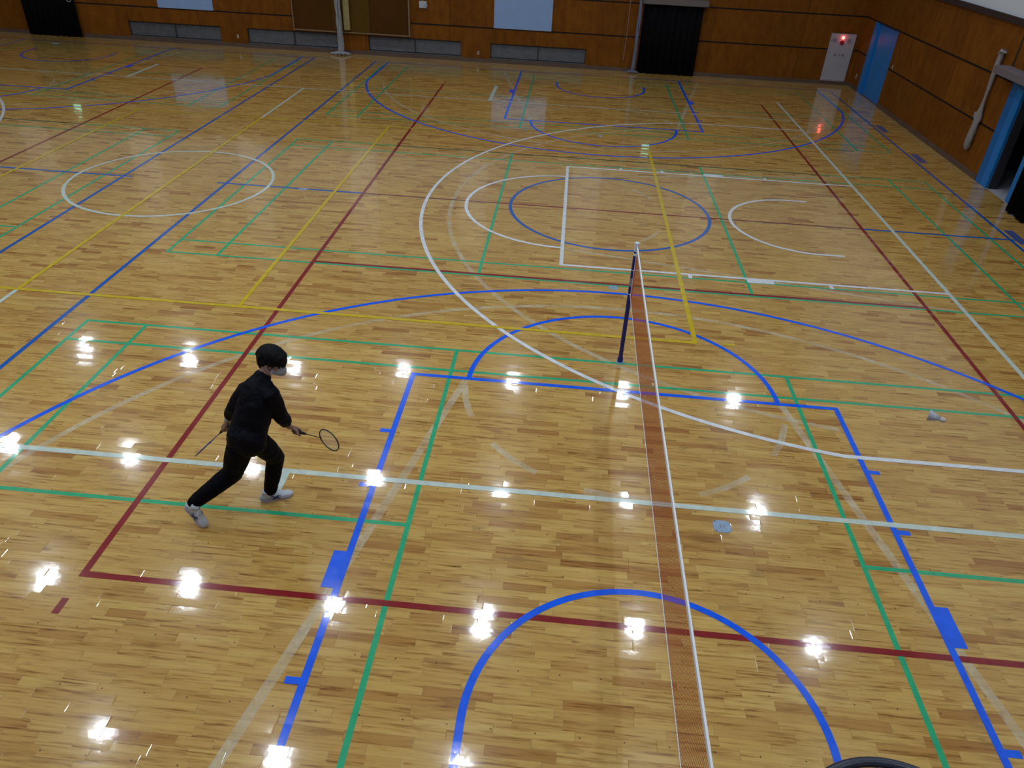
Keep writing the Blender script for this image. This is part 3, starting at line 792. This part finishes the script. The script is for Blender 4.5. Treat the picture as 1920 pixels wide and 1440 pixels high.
o = obj('pull_cord', bm, M_rope); tag(o, 'thin pale pull cord on the far wall left of the right black curtain', 'cord')

# small fittings
for x, z, w, h, lab, c in ((-11.78, 0.31, 0.05, 0.10, 'tiny white wall socket between the two leftmost low windows', (0.6, 0.6, 0.62)), (-3.90, 0.27, 0.055, 0.10, 'small white wall socket between the two rightmost low windows', (0.5, 0.52, 0.56))):
    root = empty('wall_socket', (x, YF, z), lab, 'wall socket', 'small sockets on the far wall')
    mm = mat('socket_plate', c, 0.5)
    obj('socket_plate', bevelled_box((-w/2, -0.012, -h/2), (w/2, -0.001, h/2), 0.003), mm, root)
    bm = bmesh.new(); box(bm, (-w*0.05, -0.014, -h*0.3), (w*0.35, -0.0121, h*0.3)); obj('socket_slots', bm, M_ventdark, root)
root = empty('wall_switch_box', (-5.66, YF, 1.47), 'white switch box on the far wall beside the sliding doors', 'switch box')
obj('box_body', bevelled_box((-0.13, -0.07, -0.0), (0.12, -0.001, 0.20), 0.02, 3), mat('white_box_plastic', (0.42, 0.45, 0.50), 0.45), root)
bm = bmesh.new(); tube(bm, [(-0.02, -0.02, 0.18), (-0.02, -0.02, 0.6), (-0.02, -0.02, 1.2)], [0.014]*3, 8); obj('conduit', bm, mat('yellowed_conduit', (0.40, 0.34, 0.18), 0.5), root)
bm = bmesh.new(); cyl(bm, (0.10, -0.075, 0.08), 0.045, 0.02, 'Y'); obj('dial', bm, M_grey, root)

# fire hydrant and alarm cabinet
root = empty('fire_hydrant_cabinet', (6.95, YF, 0.11), 'pale hydrant cabinet with red alarm lamp in the far right corner', 'hydrant cabinet')
M_cab = mat('pale_cabinet_enamel', (0.38, 0.36, 0.40), 0.4, noise=(3, 0.05)); M_redl = mat('red_alarm_paint', (0.25, 0.006, 0.01), 0.4)
obj('cabinet_body', bevelled_box((0, -0.05, 0), (0.75, -0.001, 1.36), 0.006), M_cab, root)
dr = obj('cabinet_door', bevelled_box((0.045, -0.062, 0.03), (0.735, -0.0505, 0.98), 0.004), M_cab, root)
bm = bmesh.new()
for k in (0.2, 0.8): box(bm, (0.036, -0.066, k-0.04), (0.044, -0.051, k+0.04))
obj('door_hinge', bm, M_metal, dr)
for x in (0.135, 0.565):
    bm = bmesh.new(); cyl(bm, (x, -0.053, 1.17), 0.062, 0.006, 'Y', 28)
    g_ = obj('speaker_grille', bm, mat('cabinet_grille', (0.20, 0.20, 0.24), 0.6) if x < 0.3 else bpy.data.materials['cabinet_grille'], root)
bm = bmesh.new(); box(bm, (0.045, -0.054, 1.13), (0.053, -0.051, 1.21)); obj('side_slot', bm, M_ventdark, root)
bm = bmesh.new(); cyl(bm, (0.36, -0.062, 1.115), 0.062, 0.024, 'Y', 28); bt = obj('alarm_button', bm, M_redl, root)
bm = bmesh.new(); ell(bm, (0.36, -0.075, 1.255), (0.045, 0.04, 0.045)); obj('alarm_lamp', bm, mat('lit_red_lamp', (0.7, 0.02, 0.02), 0.3, emit=(1.0, 0.10, 0.08), estr=9.0), root, True)
for i, chx in enumerate(('消', '火', '栓')):
    td = bpy.data.curves.new('cabinet_lettering', 'FONT'); td.body = chx; td.size = 0.085; td.extrude = 0.0008; td.align_x = 'CENTER'
    to = bpy.data.objects.new('cabinet_lettering', td); COL.objects.link(to); to.parent = root
    to.location = (0.235 + i*0.125, -0.0635, 0.73); to.rotation_euler = (PI/2, 0, 0)
    dg = bpy.context.evaluated_depsgraph_get(); dg.update()
    tm = bpy.data.meshes.new_from_object(to.evaluated_get(dg)); tm.materials.clear()
    mo = link('cabinet_lettering', tm, M_ventdark, root); mo.location = to.location; mo.rotation_euler = to.rotation_euler
    bpy.data.objects.remove(to)
lp = bpy.data.lights.new('alarm_glow', 'POINT'); lp.energy = 0.35; lp.color = (1, 0.08, 0.05); lp.shadow_soft_size = 0.02
lo = bpy.data.objects.new('alarm_glow', lp); COL.objects.link(lo); lo.parent = root; lo.location = (0.36, -0.14, 1.255)
# thin fitting between cabinet and blue door
o = obj('wall_hook', bevelled_box((XR-0.02, 20.35, 0.30), (XR, 20.39, 0.44), 0.004), M_grey); tag(o, 'small pale fitting on the side wall between cabinet and narrow blue door', 'hook')

# ------------------------------------------------------------------ right wall: hanging net, pelmet rail, curtain
o = obj('curtain_pelmet', bevelled_box((XR-0.30, 8.6, 2.07), (XR-0.002, 12.0, 2.22), 0.01), mat('mauve_grey_pelmet', (0.15, 0.125, 0.14), 0.6))
tag(o, 'long grey pelmet box over the open blue doorway', 'pelmet')
o = obj('blackout_curtain', curtain(8.6, 9.75, XR-0.22, 0.02, 2.06, 8, 0.05, 'y'), M_black, None, True)
tag(o, 'black curtain pushed aside at the open doorway, right edge', 'curtain')
root = empty('hanging_net', (XR-0.07, 12.35, 0), 'pale net bundle hanging from a bracket beside the open doorway', 'hanging net')
rnd = random.Random(11); bm = bmesh.new()
prof = [(0.44, 0.03), (0.52, 0.085), (0.68, 0.10), (0.85, 0.09), (0.98, 0.075), (1.12, 0.095), (1.28, 0.06), (1.50, 0.040), (1.75, 0.045), (1.98, 0.06), (2.15, 0.075), (2.30, 0.07), (2.38, 0.05)]
for s in range(8):
    a = s*2*PI/8 + 0.3; pts = []; rad = []
    for z, r in prof:
        w = 0.6 + 0.25*math.sin(z*9+s*1.7)
        pts.append((math.cos(a)*r*0.28, math.sin(a)*r*w + 0.015*math.sin(z*4), z)); rad.append(r*0.42)
    tube(bm, pts, rad, 8, round_caps=True)
obj('net_folds', bm, M_rope_w, root, True)
bm = bmesh.new(); tube(bm, [(0.0, 0.16, 1.18), (-0.02, 0.10, 1.10), (-0.01, 0.02, 1.22)], [0.02, 0.035, 0.03], 8, round_caps=True); obj('loose_end', bm, M_rope_w, root, True)
bm = bmesh.new(); tube(bm, [(0.05, 0.0, 2.41), (-0.05, -0.02, 2.42), (-0.03, -0.20, 2.43)], [0.022, 0.024, 0.02], 8, round_caps=True)
tube(bm, [(-0.03, 0.07, 2.36), (-0.04, -0.02, 2.44), (-0.02, -0.10, 2.40)], [0.02, 0.03, 0.02], 8, round_caps=True); obj('tie_knot', bm, M_rope, root, True)
bm = bmesh.new(); box(bm, (0.02, -0.03, 2.38), (0.068, 0.03, 2.46)); obj('bracket', bm, M_metal, root)

# ------------------------------------------------------------------ rackets
def racket(name, label, butt, d, wdir, frame_col, grip_col, cap_col):
    root = empty(name, butt, label, 'badminton racket', 'badminton rackets in the player\'s hands')
    d = Vector(d).normalized(); w = Vector(wdir); w = (w - d*w.dot(d)).normalized(); n = d.cross(w)
    R = Matrix((w, n, d)).transposed()      # local X=width, Y=normal, Z=along
    root.rotation_euler = R.to_euler()
    mf = mat('racket_frame_paint', frame_col, 0.3); mg = mat('racket_grip_wrap', grip_col, 0.8); mc = mat('racket_butt_cap', cap_col, 0.5)
    bm = bmesh.new(); tube(bm, [(0,0,0.012), (0,0,0.165), (0,0,0.185), (0,0,0.215)], [0.0145, 0.0135, 0.011, 0.005], 8); obj('grip', bm, mg, root)
    bm = bmesh.new(); tube(bm, [(0,0,0.0), (0,0,0.012)], [0.0165, 0.0150], 8); obj('butt_cap', bm, mc, root)
    bm = bmesh.new(); tube(bm, [(0,0,0.21), (0,0,0.425)], [0.0042, 0.0042], 8); obj('shaft', bm, mf, root)
    bm = bmesh.new(); M = Matrix.Rotation(PI/2, 4, 'X')
    torus(bm, (0, 0.548, 0), (0.100, 0.124), 0.0058, 64, 8, Matrix(((1,0,0,0),(0,0,1,0),(0,1,0,0),(0,0,0,1))))
    tube(bm, [(0,0,0.415), (0,0,0.428)], [0.007, 0.010], 8); obj('frame', bm, mf, root)
    bm = bmesh.new()
    for k in range(-10, 11):
        x = k*0.009; h = 0.120*math.sqrt(max(0, 1-(x/0.098)**2))
        if h > 0.02: bar(bm, (x, 0, 0.548-h), (x, 0, 0.548+h), 0.0004)
    for k in range(-12, 13):
        z = k*0.0095; h = 0.097*math.sqrt(max(0, 1-(z/0.122)**2))
        if h > 0.02: bar(bm, (-h, 0.0006, 0.548+z), (h, 0.0006, 0.548+z), 0.0004)
    obj('strings', bm, mat('racket_string', (0.62, 0.64, 0.60), 0.5), root)
    return root

RH = Vector((-3.0118, 0.27, 0.7362)); RD = Vector((0.7748, -0.5471, 0.3168)).normalized()
LH = Vector((-3.6046, 0.20, 0.7722)); LD = Vector((-0.6415, 0.2389, -0.7290)).normalized()
cr, cu, cb = Vector((0.99557, 0.08301, 0.04406)), Vector((-0.08276, 0.55216, 0.82962)), Vector((0.04454, -0.82959, 0.55659))
# forward racket: head width runs down-right in the view; the other is seen edge-on
wR = (cr*0.26 - cu*0.96); wR = wR - cb*((wR.dot(RD))/cb.dot(RD))
racket('badminton_racket', 'dark framed racket held out in front towards the net', RH - RD*0.055, RD, wR, (0.02, 0.022, 0.015), (0.008, 0.008, 0.008), (0.02, 0.02, 0.02))
vdir = (Vector(cam.location) - LH).normalized()
racket('badminton_racket', 'blue framed racket held low behind the player, seen edge on', LH - LD*0.07, LD, vdir, (0.035, 0.045, 0.30), (0.012, 0.010, 0.012), (0.03, 0.12, 0.25))

# ------------------------------------------------------------------ the player
root = empty('person', (-3.5, 0.05, 0), 'person in black hooded jacket, black trousers and white face mask lunging with two rackets', 'person')
ctr = root.location.copy()
def V(*a): return Vector(a)
pel = V(-3.325, -0.01, 0.80); waist = V(-3.312, 0.04, 0.93); chest = V(-3.255, 0.12, 1.12); upper = V(-3.245, 0.185, 1.245); neck = V(-3.20, 0.235, 1.335)
SR = V(-3.128, 0.12, 1.215); ER = V(-3.085, 0.155, 0.995); WR = V(-3.055, 0.235, 0.812)
SL = V(-3.350, 0.17, 1.190); EL = V(-3.465, 0.145, 1.035); WL = V(-3.560, 0.18, 0.885)
HF = V(-3.255, 0.03, 0.78); KF = V(-3.205, 0.19, 0.49); AF = V(-3.295, 0.175, 0.09)
HB = V(-3.385, -0.04, 0.77); KB = V(-3.520, -0.005, 0.44); AB = V(-3.826, -0.190, 0.220)
side = (SR - SL).normalized()
C = V(-3.135, 0.275, 1.452)
f = V(0.92, -0.15, -0.36).normalized(); lt = V(0, 0, 1).cross(f).normalized(); up = f.cross(lt).normalized()
HR = Matrix((f, lt, up)).transposed()
def H(a, b, c): return C + f*a + lt*b + up*c

M_skin = mat('skin', (0.31, 0.185, 0.14), 0.55, noise=(20, 0.06))
M_skin.node_tree.nodes['Principled BSDF'].inputs['Subsurface Weight'].default_value = 0.08
M_skin.node_tree.nodes['Principled BSDF'].inputs['Subsurface Radius'].default_value = (0.01, 0.004, 0.002)
M_jacket = mat('black_jacket_nylon', (0.0022, 0.0026, 0.0060), 0.6, spec=0.10)
M_trouser = mat('black_trouser_cloth', (0.0020, 0.0022, 0.0050), 0.7, spec=0.08)
M_hair = mat('black_hair', (0.0028, 0.0026, 0.0045), 0.6, spec=0.12, bump=(60, 0.3))
M_mask = mat('white_mask_paper', (0.66, 0.72, 0.85), 0.8)

def hand(bm, wrist, grip, axis, toward):
    """palm, four bent fingers round the handle axis, and a thumb"""
    d = Vector(axis).normalized(); a = (grip - wrist); a = (a - d*a.dot(d)).normalized(); n = d.cross(a)
    if n.dot(toward) < 0: n = -n
    kn = [grip + d*o + n*0.026 - a*0.004 for o in (0.034, 0.0115, -0.0115, -0.034)]
    mid = (kn[1]+kn[2])/2
    for i, k in enumerate(kn):        # palm: four metacarpal ridges
        st = wrist + d*(0.020 - i*0.0135) + n*0.004
        tube(bm, [st, st.lerp(k, 0.5) + n*0.002, k], [(0.015, 0.012), (0.0145, 0.012), (0.012, 0.011)], 10, round_caps=True)
        R = 0.0235; lens = (215, 235, 225, 190)[i]; pts = []
        for s in range(8):
            th = math.radians(88 - lens*s/7)
            pts.append(grip + d*(0.034 - 0.0228*i)*(1-0.02*s) + a*(R*math.cos(th)) + n*(R*math.sin(th)))
        tube(bm, [k] + pts, [0.0105, 0.0098, 0.0095, 0.009, 0.0088, 0.0085, 0.0082, 0.0078, 0.007], 10, round_caps=True)
    tb = wrist.lerp(grip, 0.35) + d*0.026 + n*0.0
    tube(bm, [tb, grip - a*0.026 + d*0.044 - n*0.004, grip - a*0.012 + d*0.060 - n*0.022, grip + a*0.012 + d*0.064 - n*0.024],
         [0.0145, 0.0125, 0.0105, 0.009], 10, round_caps=True)
    tube(bm, [wrist - (grip-wrist).normalized()*0.03, wrist, wrist.lerp(grip, 0.4) + n*0.006], [(0.026, 0.020), (0.025, 0.020), (0.030, 0.018)], 12, side=d, round_caps=True)

bm = bmesh.new()
# head
ell(bm, H(-0.006, 0, 0.030), (0.095, 0.074, 0.088), HR)
ell(bm, H(0.030, 0, -0.045), (0.055, 0.055, 0.062), HR)
ell(bm, H(0.060, 0, -0.078), (0.026, 0.030, 0.026), HR)
ell(bm, H(0.055, 0, -0.005), (0.038, 0.060, 0.045), HR)
tube(bm, [H(0.088, 0, 0.018), H(0.102, 0, -0.010), H(0.108, 0, -0.026)], [0.008, 0.010, 0.012], 10, round_caps=True)
for s in (-1, 1):
    ell(bm, H(0.006, s*0.076, -0.012), (0.018, 0.007, 0.030), HR); ell(bm, H(0.004, s*0.074, -0.030), (0.012, 0.008, 0.012), HR)
    ell(bm, H(0.055, s*0.040, -0.028), (0.030, 0.018, 0.024), HR); ell(bm, H(0.082, s*0.030, 0.030), (0.014, 0.024, 0.008), HR)
ell(bm, H(0.090, 0, -0.056), (0.010, 0.022, 0.006), HR); ell(bm, H(0.089, 0, -0.066), (0.010, 0.018, 0.006), HR)
tube(bm, [upper, neck, H(-0.018, 0, -0.055)], [0.065, 0.054, 0.055], 16, round_caps=True)
# body under the clothes
tube(bm, [pel + V(0, 0, 0.02), pel + V(0, 0, 0.04), waist, chest, upper], [(0.115, 0.08), (0.120, 0.085), (0.115, 0.09), (0.115, 0.10), (0.085, 0.080)], 20, side=side, round_caps=True)
for a, b, c, r in ((SR, ER, WR, 1), (SL, EL, WL, 1)):
    tube(bm, [upper.lerp(a, 0.4), a, a.lerp(b, 0.5), b, b.lerp(c, 0.4), c], [0.055, 0.052, 0.044, 0.037, 0.036, 0.026], 14, round_caps=True)
for a, b, c in ((HF, KF, AF), (HB, KB, AB)):
    tube(bm, [a, a.lerp(b, 0.5), b, b.lerp(c, 0.35), c], [0.070, 0.066, 0.050, 0.048, 0.034], 14, round_caps=True)
tube(bm, [AF, V(-3.31, 0.165, 0.050), V(-3.22, 0.213, 0.034)], [0.030, 0.024, 0.017], 12, round_caps=True)
tube(bm, [AB, V(-3.832, -0.20, 0.18), V(-3.785, -0.220, 0.09)], [0.030, 0.024, 0.017], 12, round_caps=True)
hand(bm, WR, RH, RD, V(-0.2, 0.3, 1)); hand(bm, WL, LH, LD, V(-1, -0.4, 0.2))
bmesh.ops.translate(bm, verts=bm.verts[:], vec=-ctr)
body = organic('body', bm, M_skin, root, 0.0038, 3, 0.5)
# eyes and brows (under the fringe)
M_eye = mat('dark_eye', (0.02, 0.012, 0.01), 0.2); M_sclera = mat('eye_white', (0.6, 0.58, 0.56), 0.3)
for s in (-1, 1):
    bm = bmesh.new(); ell(bm, H(0.080, s*0.031, 0.010) - ctr, (0.012, 0.014, 0.008), HR, 12, 8); e = obj('eye', bm, M_sclera, root, True)
    bm = bmesh.new(); ell(bm, H(0.0895, s*0.033, 0.009) - ctr, (0.004, 0.006, 0.006), HR, 10, 8); obj('iris', bm, M_eye, e, True)
# hair: full mop with a fringe, thick at the back
bm = bmesh.new()
ell(bm, H(-0.010, 0, 0.052), (0.121, 0.100, 0.086), HR)
ell(bm, H(-0.060, 0, 0.010), (0.068, 0.084, 0.086), HR)
ell(bm, H(0.050, 0, 0.074), (0.062, 0.080, 0.044), HR)
rnd = random.Random(4)
for k in range(90):
    a = rnd.uniform(-PI, PI); e_ = rnd.uniform(-0.15, 1.35)
    dirv = V(math.cos(a)*math.cos(e_), math.sin(a)*math.cos(e_), math.sin(e_))
    c0 = V(-0.008 + dirv.x*0.110, dirv.y*0.092, 0.050 + dirv.z*0.082)
    fl = V(dirv.x*0.020, dirv.y*0.016, -0.030 - 0.020*math.cos(e_))
    tube(bm, [H(*c0), H(*(c0 + fl*0.5 + V(dirv.x*0.006, dirv.y*0.006, 0.004))), H(*(c0+fl))], [0.010, 0.008, 0.004], 7, round_caps=True)
for k in range(15):       # fringe locks falling over the brow
    b = -0.070 + k*0.010
    tube(bm, [H(0.085 - abs(b)*0.35, b, 0.075), H(0.106 - abs(b)*0.5, b, 0.066), H(0.104 - abs(b)*0.55, b*1.02, 0.052 - 0.005*(k % 3))], [0.014, 0.012, 0.005], 7, round_caps=True)
for s in (-1, 1):          # sideburns above the ears
    for k in range(6):
        a = 0.035 - k*0.022
        tube(bm, [H(a, s*0.082, 0.05), H(a, s*0.089, 0.035), H(a+0.004, s*0.085, 0.024 - 0.010*k)], [0.016, 0.013, 0.006], 7, round_caps=True)
for k in range(9):         # nape
    b = -0.06 + k*0.015
    tube(bm, [H(-0.085 + abs(b)*0.3, b, 0.02), H(-0.098 + abs(b)*0.4, b, -0.035), H(-0.078 + abs(b)*0.3, b*0.9, -0.078)], [0.024, 0.020, 0.008], 8, round_caps=True)
bmesh.ops.translate(bm, verts=bm.verts[:], vec=-ctr)
organic('hair', bm, M_hair, root, 0.0042, 7, 0.5)
# mask with ear loops
bm = bmesh.new()
n_, m_ = 14, 10; grid = []
for i in range(n_+1):
    u = -1 + 2*i/n_; row = []
    for j in range(m_+1):
        v = -1 + 2*j/m_
        x = 0.040 + 0.096*(1-abs(u)**1.5)*(1-0.28*v*v) + 0.010*(1-abs(u)); y = 0.068*u*(1-0.10*abs(v)); z = -0.040 + 0.060*v*(1-0.30*abs(u)) - 0.004*(1-abs(u))
        row.append(bm.verts.new(H(x, y, z) - ctr))
    grid.append(row)
for i in range(n_):
    for j in range(m_): bm.faces.new((grid[i][j], grid[i+1][j], grid[i+1][j+1], grid[i][j+1]))
bmesh.ops.solidify(bm, geom=bm.faces[:], thickness=0.0022)
mk = obj('face_mask', bm, M_mask, root, True)
bm = bmesh.new()
for s in (-1, 1):
    tube(bm, [H(0.054, s*0.066, -0.018) - ctr, H(0.030, s*0.076, -0.012) - ctr, H(-0.004, s*0.084, 0.004) - ctr], [0.0022]*3, 6)
    tube(bm, [H(0.054, s*0.066, -0.075) - ctr, H(0.028, s*0.074, -0.060) - ctr, H(-0.006, s*0.082, -0.030) - ctr, H(-0.014, s*0.083, 0.000) - ctr], [0.0022]*4, 6)
obj('ear_loop', bm, M_mask, mk)
# jacket with sleeves pushed up and the hood down the back
bm = bmesh.new()
tube(bm, [pel + V(-0.005, -0.01, 0.025), pel + V(0, -0.01, 0.06), waist, chest, upper, neck + V(-0.014, -0.012, -0.022)],
     [(0.172, 0.135), (0.172, 0.142), (0.160, 0.140), (0.158, 0.138), (0.128, 0.116), (0.074, 0.070)], 28, side=side, round_caps=True)
for a, b, c, out in ((SR, ER, WR, 1), (SL, EL, WL, -1)):
    tube(bm, [upper.lerp(a, 0.35), a, a.lerp(b, 0.45), b, b.lerp(c, 0.30), b.lerp(c, 0.58)], [0.088, 0.086, 0.076, 0.067, 0.062, 0.054], 18, round_caps=True)
    q = b.lerp(c, 0.56); dd = (c-b).normalized()
    tube(bm, [q - dd*0.016, q + dd*0.010], [0.058, 0.053], 16)
back = (neck - upper).cross(side).normalized()
if back.y > 0: back = -back
tube(bm, [neck + back*0.055 + side*0.085 - V(0, 0, 0.085), neck + back*0.080 + side*0.010 - V(0, 0, 0.060), neck + back*0.055 - side*0.070 - V(0, 0, 0.065), neck - side*0.085 + V(0, 0.00, -0.085)],
     [0.022, 0.036, 0.036, 0.026], 12, round_caps=True)
ell(bm, neck + back*0.095 - side*0.015 - V(0, 0, 0.115), (0.095, 0.045, 0.075), Matrix((side, back, side.cross(back))).transposed())
bmesh.ops.translate(bm, verts=bm.verts[:], vec=-ctr)
jk = organic('jacket', bm, M_jacket, root, 0.0055, 4, 0.5, disp=(0.016, 0.07))
bm = bmesh.new(); hz = pel + V(-0.005, -0.01, -0.01)
tube(bm, [hz + V(0, 0, -0.005) - ctr, hz + V(0, 0, 0.02) - ctr], [(0.170, 0.133), (0.174, 0.137)], 28, side=side); obj('waist_hem', bm, M_jacket, jk, True)
# trousers
bm = bmesh.new()
tube(bm, [pel + V(0, 0, 0.02), pel + V(0, 0, 0.07)], [(0.150, 0.115), (0.150, 0.115)], 22, side=side, round_caps=True)
tube(bm, [HF + V(0, 0, -0.0), HF.lerp(KF, 0.5) + V(0.006, 0, 0), KF, KF.lerp(AF, 0.5), AF + V(0, -0.0, 0.03)], [0.100, 0.094, 0.080, 0.071, 0.060], 20, round_caps=True)
tube(bm, [HB + V(0, 0, -0.0), HB.lerp(KB, 0.5), KB, KB.lerp(AB, 0.5), AB + (KB-AB).normalized()*0.012], [0.110, 0.106, 0.090, 0.078, 0.062], 20, round_caps=True)
bmesh.ops.translate(bm, verts=bm.verts[:], vec=-ctr)
organic('trousers', bm, M_trouser, root, 0.0055, 4, 0.5, disp=(0.010, 0.08))

# shoes
M_shoe = mat('white_shoe_leather', (0.50, 0.55, 0.62), 0.5, noise=(30, 0.12)); M_sole = mat('pale_shoe_sole', (0.42, 0.40, 0.50), 0.6); M_stripe = mat('navy_shoe_stripe', (0.012, 0.02, 0.13), 0.5)
M_sock = mat('dark_sock', (0.01, 0.01, 0.012), 0.9)
def shoe(heel, toe, tilt_up, roll_out, label):
    heel, toe = Vector(heel), Vector(toe); fx = (toe-heel).normalized(); ly = Vector((0, 0, 1)).cross(fx).normalized(); uz = fx.cross(ly)
    L = (toe-heel).length
    def P(x, y, z): return heel + fx*(x*L) + ly*y + uz*z - ctr
    b = bmesh.new()
    secs = [(0.03, 0.024, 0.050), (0.08, 0.031, 0.072), (0.18, 0.034, 0.088), (0.30, 0.035, 0.094), (0.40, 0.036, 0.082), (0.52, 0.039, 0.064), (0.66, 0.043, 0.050), (0.80, 0.044, 0.043), (0.90, 0.037, 0.036), (0.965, 0.022, 0.026)]
    tube(b, [P(x, 0, 0.010 + zt*0.5) for x, w, zt in secs], [(w, zt*0.5) for x, w, zt in secs], 20, side=ly, round_caps=True)
    tube(b, [P(0.20, 0, 0.05), P(0.18, 0, 0.115)], [0.033, 0.036], 16, side=ly)
    up_ = organic('shoe_upper', b, M_shoe, root, 0.004, 5, 0.5)
    up_['label'] = label
    b = bmesh.new(); pts = []
    out = [(0.0, 0), (0.02, 0.024), (0.10, 0.034), (0.30, 0.034), (0.48, 0.037), (0.70, 0.047), (0.86, 0.044), (0.96, 0.030), (1.0, 0.0)]
    ring = [(x, y) for x, y in out] + [(x, -y) for x, y in out[-2:0:-1]]
    def rise(x): return 0.010*max(0, (x-0.8)/0.2)**2
    lo_ = [b.verts.new(P(x, y*0.97, 0.0+rise(x))) for x, y in ring]; hi_ = [b.verts.new(P(x, y*1.04, 0.024+rise(x))) for x, y in ring]
    b.faces.new(lo_[::-1]); b.faces.new(hi_)
    for k in range(len(ring)): b.faces.new((lo_[k], lo_[(k+1) % len(ring)], hi_[(k+1) % len(ring)], hi_[k]))
    obj('shoe_sole', b, M_sole, up_)
    b = bmesh.new()
    for s in (-1, 1):
        tube(b, [P(0.30, s*0.040, 0.075), P(0.42, s*0.0425, 0.050), P(0.58, s*0.045, 0.026)], [0.0035]*3, 6)
        tube(b, [P(0.32, s*0.041, 0.028), P(0.44, s*0.0425, 0.048), P(0.54, s*0.036, 0.062)], [0.0035]*3, 6)
        tube(b, [P(0.38, s*0.042, 0.028), P(0.48, s*0.0425, 0.046), P(0.60, s*0.036, 0.054)], [0.003]*3, 6)
    obj('shoe_stripes', b, M_stripe, up_)
    b = bmesh.new()
    for k in range(5):
        x = 0.44 + k*0.055; z = 0.082 - k*0.0075
        tube(b, [P(x, -0.022, z-0.008), P(x+0.01, 0, z), P(x, 0.022, z-0.008)], [0.003]*3, 6)
    tube(b, [P(0.42, 0.0, 0.086), P(0.46, 0.03, 0.092), P(0.44, 0.05, 0.075)], [0.0025]*3, 6); tube(b, [P(0.42, 0.0, 0.086), P(0.46, -0.03, 0.092), P(0.44, -0.05, 0.072)], [0.0025]*3, 6)
    obj('laces', b, M_mask, up_)
shoe((-3.378, 0.125, 0.0), (-3.128, 0.262, 0.0), 0, 0, 'white shoe of the front foot, flat on the floor')
shoe((-3.900, -0.205, 0.195), (-3.742, -0.243, 0.000), 0, 0, 'white shoe of the back foot, heel lifted')
b = bmesh.new(); tube(b, [AF - ctr + V(0, 0, 0.07), AF - ctr + V(-0.002, -0.002, -0.015)], [0.042, 0.040], 14); tube(b, [AB.lerp(KB, 0.12) - ctr, AB - ctr + V(-0.012, -0.003, -0.03)], [0.042, 0.036], 14); obj('socks', b, M_sock, root, True)
# wristband on the rear arm
b = bmesh.new(); q = WL.lerp(LH, 0.05); dd = (LH-WL).normalized()
tube(b, [q - dd*0.008 - ctr, q + dd*0.008 - ctr], [0.030, 0.030], 16); obj('wristband', b, mat('pale_wristband', (0.35, 0.45, 0.55), 0.6), root, True)
